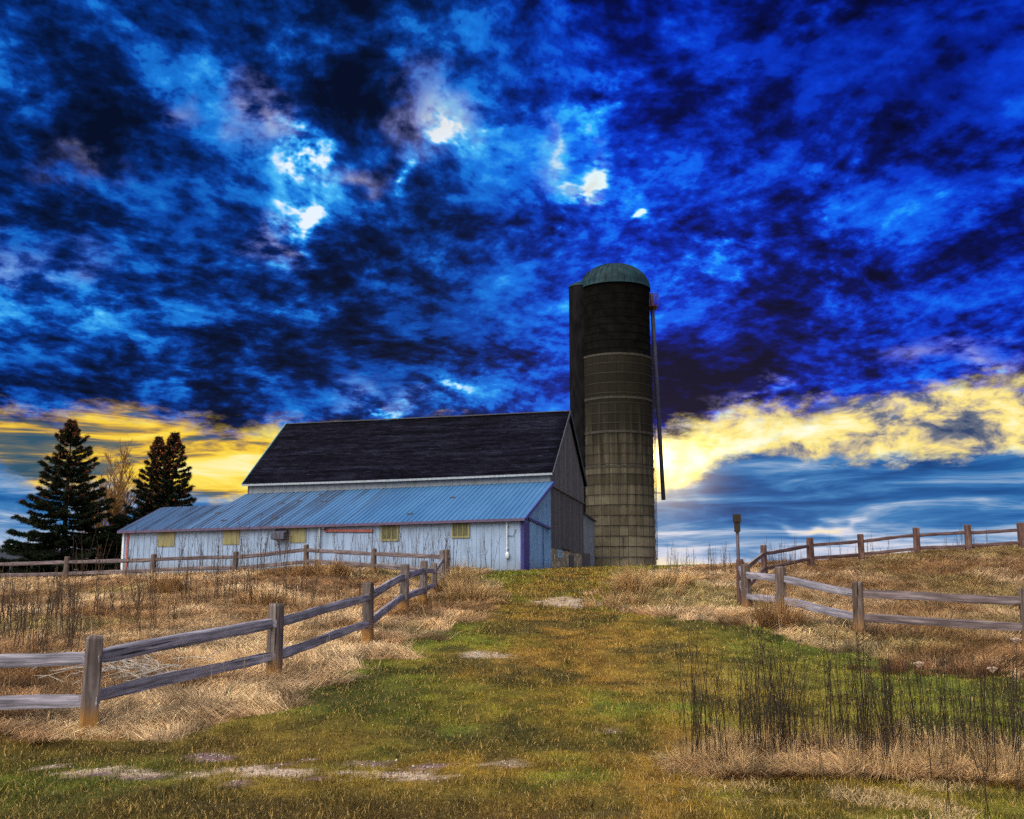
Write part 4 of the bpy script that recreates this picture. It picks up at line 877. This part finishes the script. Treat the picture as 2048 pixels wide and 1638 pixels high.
mb = MB(); mb.hexa([(xm,91.8,zr_-.08),(x1+.2,91.8,ze_-1.08),(x1+.2,98.2,ze_-1.08),(xm,98.2,zr_-.08)], [(xm,91.8,zr_),(x1+.2,91.8,ze_-1.0),(x1+.2,98.2,ze_-1.0),(xm,98.2,zr_)]); mb.hexa([(x0-4.2,91.8,ze_-.13),(xm-.01,91.8,zr_-.08),(xm-.01,98.2,zr_-.08),(x0-4.2,98.2,ze_-.13)], [(x0-4.2,91.8,ze_-.05),(xm-.01,91.8,zr_),(xm-.01,98.2,zr_),(x0-4.2,98.2,ze_-.05)]); mb.build('roof', M_shroof, hs, org=og)
mb = MB(); mb.beam((xm,91.78,zr_-.06), (x1+.2,91.78,ze_-1.06), .04, .16); mb.beam((xm,91.78,zr_-.06), (x0-4.2,91.78,ze_-.11), .04, .16); mb.build('roof_trim', M_redt, hs, org=og)
# ------------------------------------------------------------------ grass (uncountable: one object per kind)
def gmat(name, trans):
    m = leafmat(name, trans, .75); return m
M_grass = gmat('grass_blades', .35); M_straw = gmat('straw_blades', .30)
def blades(x, y, h, w, ang, lean, col, r, z0=None, curl=.5):
    """bent two-segment blades; lean 0 upright .. 1 flat, pointing to ang"""
    n = len(x); z = (hgrid(x, y) if z0 is None else z0) - .01
    P = np.stack([x, y, z], 1); d = np.stack([np.cos(ang), np.sin(ang), np.zeros(n)], 1)
    th = lean*PI/2; up = np.array([0,0,1.])
    d1 = d*np.sin(th*.75)[:,None] + up*np.cos(th*.75)[:,None]
    th2 = np.clip(th*(1+curl), 0, PI*.58); d2 = d*np.sin(th2)[:,None] + up*np.cos(th2)[:,None]
    sa = r.uniform(0, 2*PI, n); s = np.stack([np.cos(sa), np.sin(sa), np.zeros(n)], 1)*(w*.5)[:,None]
    M = P + d1*(h*.55)[:,None]; T = M + d2*(h*.45)[:,None]
    co = np.stack([P-s, P+s, M-s*.8, M+s*.8, T], 1).reshape(-1,3)
    i = np.arange(n)[:,None]*5; q = i + np.array([[0,1,3,2]]); t_ = i + np.array([[2,3,4]])
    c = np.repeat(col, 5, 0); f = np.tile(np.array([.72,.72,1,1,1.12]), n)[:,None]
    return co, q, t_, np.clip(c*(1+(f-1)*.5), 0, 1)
def sample(n, y0, y1, r, a=1.0, ul=-.60, uh=.60):
    """positions with density falling with distance"""
    v = r.uniform(0, 1, n)
    Y = y0*(y1/y0)**v if a == 1 else (y0**(1-a)+v*(y1**(1-a)-y0**(1-a)))**(1/(1-a))
    u = r.uniform(ul, uh, n); return u*Y, Y
def blocked(x, y):      # nothing grows inside the barn or silo
    lx = (x-C1.x)*math.cos(BANG)+(y-C1.y)*math.sin(BANG); ly = -(x-C1.x)*math.sin(BANG)+(y-C1.y)*math.cos(BANG)
    return ((lx < .15) & (lx > XL-.2) & (ly > -.15) & (ly < 21)) | (np.hypot(x-sc_.x, y-SY) < 3)
r = np.random.default_rng(21)
# --- mown lawn
x, y = sample(620000, 6.6, 64, r, 1.0); s = cover(x, y); b_, m_ = bare(x, y)
k = (r.uniform(0,1,len(x)) > s*1.0) & (r.uniform(0,1,len(x)) > b_*.85) & ~blocked(x, y); x, y = x[k], y[k]; n = len(x)
c = lawn_col(x, y)*r.uniform(.45, 1.75, (n,1)); dry = r.uniform(0,1,n) < .22; c[dry] = np.array([.42,.28,.09])*r.uniform(.6,1.4,(dry.sum(),1))
hh = r.uniform(.028, .066, n)*(.4+1.5*fbm(x*2.6, y*2.6, 91, 3)); w = np.maximum(.0055, .00062*y)*r.uniform(.7,1.3,n)
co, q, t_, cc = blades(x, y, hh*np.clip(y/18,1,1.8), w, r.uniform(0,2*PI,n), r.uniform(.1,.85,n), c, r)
lawn = np_mesh('lawn', co, q, t_, cc, M_grass, kind='stuff'); tag(lawn, 'short green and brown turf of the track', 'grass')
print('lawn blades', n)
# --- matted straw fields
def straw_field(N, y0, y1, a, hmin, hmax, lmin, lmax, r, dens=lambda x, y: 1):
    x, y = sample(N, y0, y1, r, a); s = cover(x, y); b_, m_ = bare(x, y)
    k = (r.uniform(0,1,len(x)) < s*dens(x, y)) & (r.uniform(0,1,len(x)) > b_) & ~blocked(x, y); x, y = x[k], y[k]; n = len(x)
    c = straw_col(x, y)*r.uniform(.45, 1.55, (n,1))*np.array([1,1,1])
    g = fbm(x*.9, y*.9, 95, 3); ang = fbm(x*.7, y*.7, 97, 3)*4*PI + r.normal(0, .35, n)
    hh = r.uniform(hmin, hmax, n)*(.5+1.0*g); lean = np.clip(r.uniform(lmin, lmax, n)+.35*(fbm(x*1.4,y*1.4,99,3)-.5), .05, .98)
    w = np.maximum(.0065, .00055*y)*r.uniform(.6,1.3,n)
    return blades(x, y, hh, w, ang, lean, c, r)
def joined(parts):
    o = 0; A = []; B = []; Cq = []; Dc = []
    for co, q, t_, cc in parts: A.append(co); B.append(q+o); Cq.append(t_+o); Dc.append(cc); o += len(co)
    return np.concatenate(A), np.concatenate(B), np.concatenate(Cq), np.concatenate(Dc)
# shaggy tussocks: many blades from a common root, flopping outwards
def tussocks(xc, yc, per, hh, spread, r, colf=None, lean=(.15,.8), ww=None, face=False):
    n = len(xc); x = np.repeat(xc, per); y = np.repeat(yc, per); N = n*per; a = r.uniform(0, 2*PI, N); rad = np.abs(r.normal(0, 1, N))*np.repeat(spread, per)
    dirx = np.repeat(r.uniform(0, 2*PI, n), per); an = np.where(r.uniform(0,1,N) < .6, a, dirx+r.normal(0,.5,N))
    if face: an = -PI/2 + (fbm(x*.9, y*.9, 117, 2)-.5)*5 + r.normal(0, .45, N)
    c = (straw_col(x, y) if colf is None else np.tile(np.array(colf), (N,1)))*r.uniform(.45,1.6,(N,1))*np.repeat(r.uniform(.35,1.35,n), per)[:,None]
    w = (np.maximum(.0055, .00050*y) if ww is None else ww)*r.uniform(.7,1.3,N)
    return blades(x+np.cos(a)*rad, y+np.sin(a)*rad, np.repeat(hh, per)*r.uniform(.5,1.2,N), w, an, r.uniform(lean[0], lean[1], N), c, r)
parts = [straw_field(640000, 7.5, 62, 1.0, .16, .55, .76, 1.0, r)]
x, y = sample(6500, 8, 50, r, 1.0); s = cover(x, y); k = (s > .5) & ~blocked(x, y) & (fbm(x*.5, y*.5, 103, 3) > .42); x, y = x[k], y[k]; n = len(x)
parts.append(tussocks(x, y, 34, r.uniform(.12,.40,n), r.uniform(.05,.20,n), r, lean=(.35,.95)))
# upright dry stems standing over the mat
x, y = sample(9000, 12, 48, r, .8); s = cover(x, y); k = (s > .5) & ~blocked(x, y) & (r.uniform(0,1,len(x)) < np.where(x > 6, .45, 1)*fbm(x*.4, y*.4, 107, 3)); x, y = x[k], y[k]; n = len(x)
parts.append(blades(x, y, r.uniform(.3,.75,n), np.maximum(.005,.00042*y), r.uniform(0,2*PI,n), r.uniform(.02,.35,n), straw_col(x,y)*r.uniform(.3,1.1,(n,1)), r, curl=.3))
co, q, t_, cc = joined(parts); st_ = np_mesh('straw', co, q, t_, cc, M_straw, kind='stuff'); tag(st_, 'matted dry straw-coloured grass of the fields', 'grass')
print('straw blades', len(t_))
# --- small stones in the worn patches
x, y = sample(60000, 7.5, 30, r, 1.0, -.5, .3); b_, m_ = bare(x, y); k = (b_ > .45) & (r.uniform(0,1,len(x)) < .35); x, y = x[k], y[k]; n = len(x); rd = r.uniform(.006,.020,n)*np.clip(y/12,1,1.6); z = hgrid(x, y)
o6 = np.array([[1,0,0],[-1,0,0],[0,1,0],[0,-1,0],[0,0,.6],[0,0,-.6]]); f8 = np.array([[0,2,4],[2,1,4],[1,3,4],[3,0,4],[2,0,5],[1,2,5],[3,1,5],[0,3,5]])
th = r.uniform(0,6.3,n); ca_, sa_ = np.cos(th)[:,None], np.sin(th)[:,None]; oo = np.stack([o6[None,:,0]*ca_-o6[None,:,1]*sa_*.7, o6[None,:,0]*sa_+o6[None,:,1]*ca_*.7, np.repeat(o6[None,:,2], n, 0)], 2)*rd[:,None,None] + r.normal(0,1,(n,6,3))*rd[:,None,None]*.15
co = (oo + np.stack([x, y, z+rd*.2], 1)[:,None,:]).reshape(-1,3); tri = (np.arange(n)[:,None,None]*6+f8[None]).reshape(-1,3); cc = np.repeat(np.array([.34,.29,.25])*r.uniform(.35,1.5,(n,1)), 6, 0)
pb_ = np_mesh('gravel', co, None, tri, cc, leafmat('stone', 0, .9), kind='stuff'); tag(pb_, 'small stones and crumbs of soil in the worn patches', 'gravel'); print('stones', n)
# --- straw bank in front, at the foot of the weeds
bx = np.array([p[0] for p in BAND]); by = np.array([p[1] for p in BAND]); N = 5200
x = r.uniform(bx.min(), bx.max()+2.0, N); y = r.uniform(by.min()-.1, by.max()+.2, N); k = (cover(x, y) > .5) & poly_in(np.minimum(x, bx.max()-.05), y, BAND); x, y = x[k], y[k]; n = len(x)
cb = (.56,.36,.17)
p1 = tussocks(x, y, 46, r.uniform(.07,.22,n)*(.3+1.4*fbm(x*1.3,y*1.3,111,2)), r.uniform(.02,.08,n), r, cb, (.45,.98), .0062, face=True)
k = r.uniform(0,1,n) < .035; p2 = tussocks(x[k], y[k], 60, r.uniform(.22,.42,k.sum()), r.uniform(.03,.07,k.sum()), r, (.40,.27,.13), (.05,.45), .0058)
x, y = sample(60000, 6.8, 11.5, r, 1.0, .02, .6); k = (x > 1.2) & (fbm(x*1.6, y*1.6, 113, 3) > .54) & (r.uniform(0,1,len(x)) < sstep(1.0, 3.0, x)); x, y = x[k], y[k]; n = len(x)
p3 = blades(x, y, r.uniform(.05,.13,n), np.full(n,.0054), r.uniform(0,2*PI,n), r.uniform(.35,.97,n), np.array([.46,.33,.17])*r.uniform(.5,1.5,(n,1)), r)
xe = r.uniform(1.9, 6.0, 700); ye = np.interp(xe, bx[5:][::-1], by[5:][::-1])-.02+r.normal(0,.05,700); ye[fbm(xe*1.5, ye*0+3, 119, 2) < .42] -= 0
p4 = tussocks(xe, ye, 40, r.uniform(.05,.16,700), r.uniform(.02,.05,700), r, (.13,.062,.018), (.5,.97), .0062, face=True)  # dark tufts: shade along the bank's front edge put into their colour
co, q, t_, cc = joined([p1, p2, p3, p4]); bk_ = np_mesh('straw_bank', co, q, t_, cc, M_straw, kind='stuff'); tag(bk_, 'bank of bleached flopped grass at the foot of the weeds', 'grass')
# --- tall dry clumps beside the track: things of their own
def clump(label, px, Y, h, rad, n, seed, col=(.44,.29,.13)):
    rr = np.random.default_rng(seed); b = gp(px, Y); ns_ = 16; rx_ = rr.normal(0, rad*1.05, ns_); ry_ = rr.normal(0, rad*.75, ns_); rh_ = rr.uniform(.35, 1.1, ns_); si = rr.integers(0, ns_, n); xs_ = b.x+rx_[si]+rr.normal(0, rad*.16, n); ys_ = b.y+ry_[si]+rr.normal(0, rad*.16, n)
    dd = np.hypot(xs_-b.x, ys_-b.y); hh = h*rr.uniform(.3,1.15,n)*rh_[si]*np.exp(-(dd/rad/2.6)**2)
    ang = np.arctan2(ys_-b.y, xs_-b.x)+rr.normal(0,.8,n)
    co, q, t_, cc = blades(xs_, ys_, hh, np.full(n, max(.006,.00060*Y)), ang, np.clip(rr.uniform(.03,.55,n)**1.3+dd/rad*.12,0,.92), np.array(col)*rr.uniform(.35,1.5,(n,1))*rr.uniform(.7,1.4,ns_)[si][:,None], rr)
    o = np_mesh('grass_clump', co-np.array(b), q, t_, cc, M_straw, loc=b); tag(o, label, 'grass clump', 'tall grass clumps by the track')
clump('tall tan grass clump at the fence corner by the barn', 905, 31, 1.15, .36, 2400, 1)
clump('spreading tan grass clump on the left edge of the track', 935, 27, .75, .50, 2200, 2)
clump('broad pale grass clump right of the track below the silo', 1275, 28, 1.0, .50, 3000, 3)
clump('lower pale grass clump where the track narrows on the right', 1248, 25.5, .62, .50, 2000, 4)
clump('straggly grass clump on the crest in front of the silo corner', 1318, 31, .95, .50, 2200, 5)
clump('rusty brown bush of grass in the middle of the left field', 525, 27, .7, .36, 1800, 6, (.27,.15,.06))
clump('small rusty grass clump near the far fence under the first panel', 345, 33, .8, .45, 1500, 7, (.27,.15,.06))
clump('grass clump heaped on the mound under the far fence bend', 640, 38.5, .9, .6, 1800, 8, (.30,.17,.07))
clump('dark brown grass heap below the right fence rails', 1800, 17.0, .36, .36, 1500, 9, (.17,.085,.04))
clump('dark matted grass heap farther right below the rails', 1935, 16.7, .30, .32, 1300, 10, (.19,.10,.05))
clump('dry grass clump in front of the right corner post', 1535, 21.5, .8, .35, 1400, 11, (.28,.16,.07))
# ------------------------------------------------------------------ weeds: single dry plants
M_stem = plain('dark_weed_stem', (.010,.007,.004), (.030,.018,.009), 20, .85); M_seed = plain('dry_seed_head', (.018,.010,.006), (.05,.03,.016), 40, .95); M_stem2 = plain('brown_weed_stem', (.032,.019,.012), (.07,.042,.024), 20, .85)
def weed_proto(name, label, cat, group, H, seed, mat, ns=2, side=5, r0=.0042, heads=True, spread=.13):
    rr = random.Random(seed); st = MB(); hd = MB()
    for s_ in range(ns):
        a = rr.uniform(0, 6.3); lean = rr.uniform(.01, spread); h = H*rr.uniform(.75, 1.05); p0 = Vector((rr.uniform(-.05,.05), rr.uniform(-.05,.05), -.03)); pts = []
        wob = rr.uniform(-.03, .03); k = 7
        for i in range(k+1):
            u = i/k; pts.append(p0 + Vector((math.cos(a)*lean*u*h*(.5+u*.6)+wob*math.sin(u*5), math.sin(a)*lean*u*h*(.5+u*.6), u*h)))
        st.tube(pts, [r0*(1-.55*i/k) for i in range(k+1)], 4, cap=False); tips = [pts[-1]]
        for j in range(side):
            u = rr.uniform(.35, .95); m = pts[int(u*k)]; b = rr.uniform(0, 6.3); l = h*rr.uniform(.08,.30)*(1.25-u); e = m+Vector((math.cos(b)*l*.45, math.sin(b)*l*.45, l)); mm = m.lerp(e, .5)+Vector((math.cos(b)*l*.10, math.sin(b)*l*.10, -.02))
            st.tube([m, mm, e], [r0*.55, r0*.5, r0*.4], 3, cap=False); tips.append(e)
        for t2 in tips:
            if heads and rr.random() < .6:
                s2 = rr.uniform(.005, .009); hd.lathe([(0,-s2),(s2*.9,-s2*.3),(s2,s2*.4),(0,s2*1.5)], 5, tuple(t2))
    st.add(hd.v, hd.f, hd.g, 1) if hd.v else None
    o = st.build(name, [mat, M_seed]); return tag(o, label, cat, group)
def plant_out(protos, spots, r, smin=.8, smax=1.15):
    for i, (x, y) in enumerate(spots):
        loc = (x, y, hz(x, y)-.02); k = i % len(protos)
        if i < len(protos): o = protos[k]; o.location = loc; s = r.uniform(smin, smax); o.scale = (s,)*3; o.rotation_euler = (0,0,r.uniform(0,6.3))
        else: dup(protos[k], loc, r.uniform(0,6.3), r.uniform(smin, smax))
rr = np.random.default_rng(5)
L1 = 'thin dark brown dead weed standing in the straw bank, right foreground'; G1 = 'dead weeds in the right foreground'
pr = [weed_proto('dry_weed', L1, 'weed', G1, 1.25, 40+i, M_stem, ns=2+i%2, side=2+i%3, r0=.0044, spread=.22) for i in range(12)]
sp = []
cl_ = [(1395,10.9,.16,10),(1420,10.5,.14,12),(1500,10.7,.12,16),(1530,10.9,.18,22),(1560,10.6,.14,14),(1620,10.8,.25,9),(1680,10.9,.22,12),(1715,10.6,.14,20),(1740,10.8,.14,20),(1790,10.9,.3,14),(1850,10.8,.25,9),(1905,10.7,.25,12),(1960,10.9,.25,15),(2010,10.6,.22,18),(2045,10.8,.2,18),(2090,10.7,.2,14)]
for px, Y, sd, n in cl_:
    for i in range(max(3, int(n*.75))):
        x0 = (px-1024)/FOC*Y/1.012 + rr.normal(0, sd*1.15); sp.append((x0, Y+rr.normal(0,.25)))
plant_out(pr, sp, rr, .50, 1.15)
sp = [(((px-1024)/FOC*Y), Y) for px, Y in [(1860,8.0),(1925,7.6),(1690,9.2),(2010,8.3),(1990,9.0),(1620,9.4)]]
for x0, y0 in sp: dup(pr[int(rr.integers(12))], (x0, y0, hz(x0, y0)), rr.uniform(0,6), rr.uniform(.55,.9))
L2 = 'thin brown dead weed standing in the straw of the left field'; G2 = 'dead weeds in the left field'
pr2 = [weed_proto('dry_weed', L2, 'weed', G2, 1.25, 60+i, M_stem2, ns=2+i%2, side=5, r0=.0085, spread=.2) for i in range(5)]; sp = []
for i in range(56):
    px, Y = rr.uniform(-20, 170), rr.uniform(15.5, 26); sp.append(((px-1024)/FOC*Y, Y))
for px, Y, n in [(200,24,5),(250,22,4),(410,27,7),(470,28,6),(520,28,5),(560,27,4),(380,30,6),(600,30,4),(300,29,5),(690,24,3),(620,24,3),(330,20,4)]:
    for i in range(n): sp.append(((px+rr.normal(0,16)-1024)/FOC*Y, Y+rr.normal(0,.6)))
plant_out(pr2, sp, rr, .6, 1.15)
L3 = 'tall bare weed stem rising by the far fence in front of the barn'; G3 = 'bare stems along the far fence'
pr3 = [weed_proto('bare_weed', L3, 'weed', G3, 2.3, 80+i, M_stem2, ns=2, side=6, r0=.011, heads=False, spread=.22) for i in range(5)]; sp = []  # dead weed stalks, built tall and without seed heads
for px, n in [(170,3),(215,4),(270,3),(330,3),(365,4),(410,5),(440,4),(485,6),(520,5),(548,4),(575,4),(640,2),(690,3),(720,3),(770,4),(800,5),(830,4),(860,4),(905,5),(935,3),(985,2)]:
    for i in range(n):
        Y = rr.uniform(38.5, 45) if px < 700 else rr.uniform(41, 50); sp.append(((px+rr.normal(0,12)-1024)/FOC*Y, Y))
plant_out(pr3, sp, rr, .65, 1.1)
L4 = 'thin dry weed silhouetted on the right-hand hill crest'; G4 = 'dry weeds on the right crest'
pr4 = [weed_proto('crest_weed', L4, 'weed', G4, 1.3, 100+i, M_stem2, ns=3, side=4, r0=.007, heads=False, spread=.12) for i in range(4)]; sp = []  # dead weeds again, thin and without seed heads
for px, n, Y in [(1345,5,40),(1372,5,40),(1405,5,38),(1430,5,39),(1460,4,37),(1530,6,38.5),(1560,6,39),(1585,4,40),(1690,4,41),(1745,2,42),(1910,5,41.5),(1925,4,41),(1300,4,36)]:
    for i in range(n): sp.append(((px+rr.normal(0,10)-1024)/FOC*Y, Y+rr.normal(0,.8)))
plant_out(pr4, sp, rr, .6, 1.1)
# three dried umbels among the weeds
M_umb = plain('pale_umbel', (.22,.15,.12), (.42,.32,.26), 60, .9)
for px, Y, h, lb in [(1838,9.6,1.02,'dried pale flower umbel on a single stem, nearest the middle of the weeds'),(1962,9.7,.98,'dried brownish flower umbel on a bent stem farther right in the weeds'),(2008,9.9,1.22,'tallest dried flower umbel near the right edge of the weeds')]:
    rt = random.Random(px); b = gp(px, Y); lx = rt.uniform(-.08,.08); u = thing('dried_umbel', lb, 'weed', b, group='dried umbels in the weeds'); mb = MB(); top = Vector((lx,0,h))
    mb.tube([(0,0,-.03),(lx*.3,0,h*.5),top], [.005,.004,.003], 5, cap=False); mb.build('stem', M_stem, u); mb = MB()
    for i in range(26):
        a = rt.uniform(0,6.3); q = rt.uniform(.01,.05); e = top+Vector((math.cos(a)*q, math.sin(a)*q, .055-q*.35)); mb.tube([top, e], [.0015,.0012], 3, cap=False)
        mb.lathe([(0,-.004),(.007,0),(.005,.006),(0,.008)], 5, tuple(e))
    mb.build('flower_head', M_umb, u)
# pale tangle of cut twigs behind the near fence
b = G(268, 1350); rt = random.Random(3); mb = MB()
for i in range(130):
    p = b+Vector((rt.gauss(0,.45), rt.gauss(0,.40), abs(rt.gauss(.06,.10)))); a = rt.uniform(0,3.1); l = rt.uniform(.3,.9); d = Vector((math.cos(a), math.sin(a), rt.uniform(-.12,.25)))*l
    mb.tube([p-d*.5, p+Vector((rt.uniform(-.06,.06), rt.uniform(-.06,.06), rt.uniform(0,.06))), p+d*.5], [.0055,.005,.003], 4, cap=False)
o = mb.build('brush_pile', plain('bleached_twigs', (.22,.20,.18), (.42,.38,.33), 12, .85), org=tuple(b)); tag(o, 'pale tangle of bleached cut twigs behind the near left fence', 'brush pile')
S.cycles.use_denoising = False; S.cycles.max_bounces = 5; S.cycles.diffuse_bounces = 2; S.cycles.transmission_bounces = 3; S.cycles.transparent_max_bounces = 4
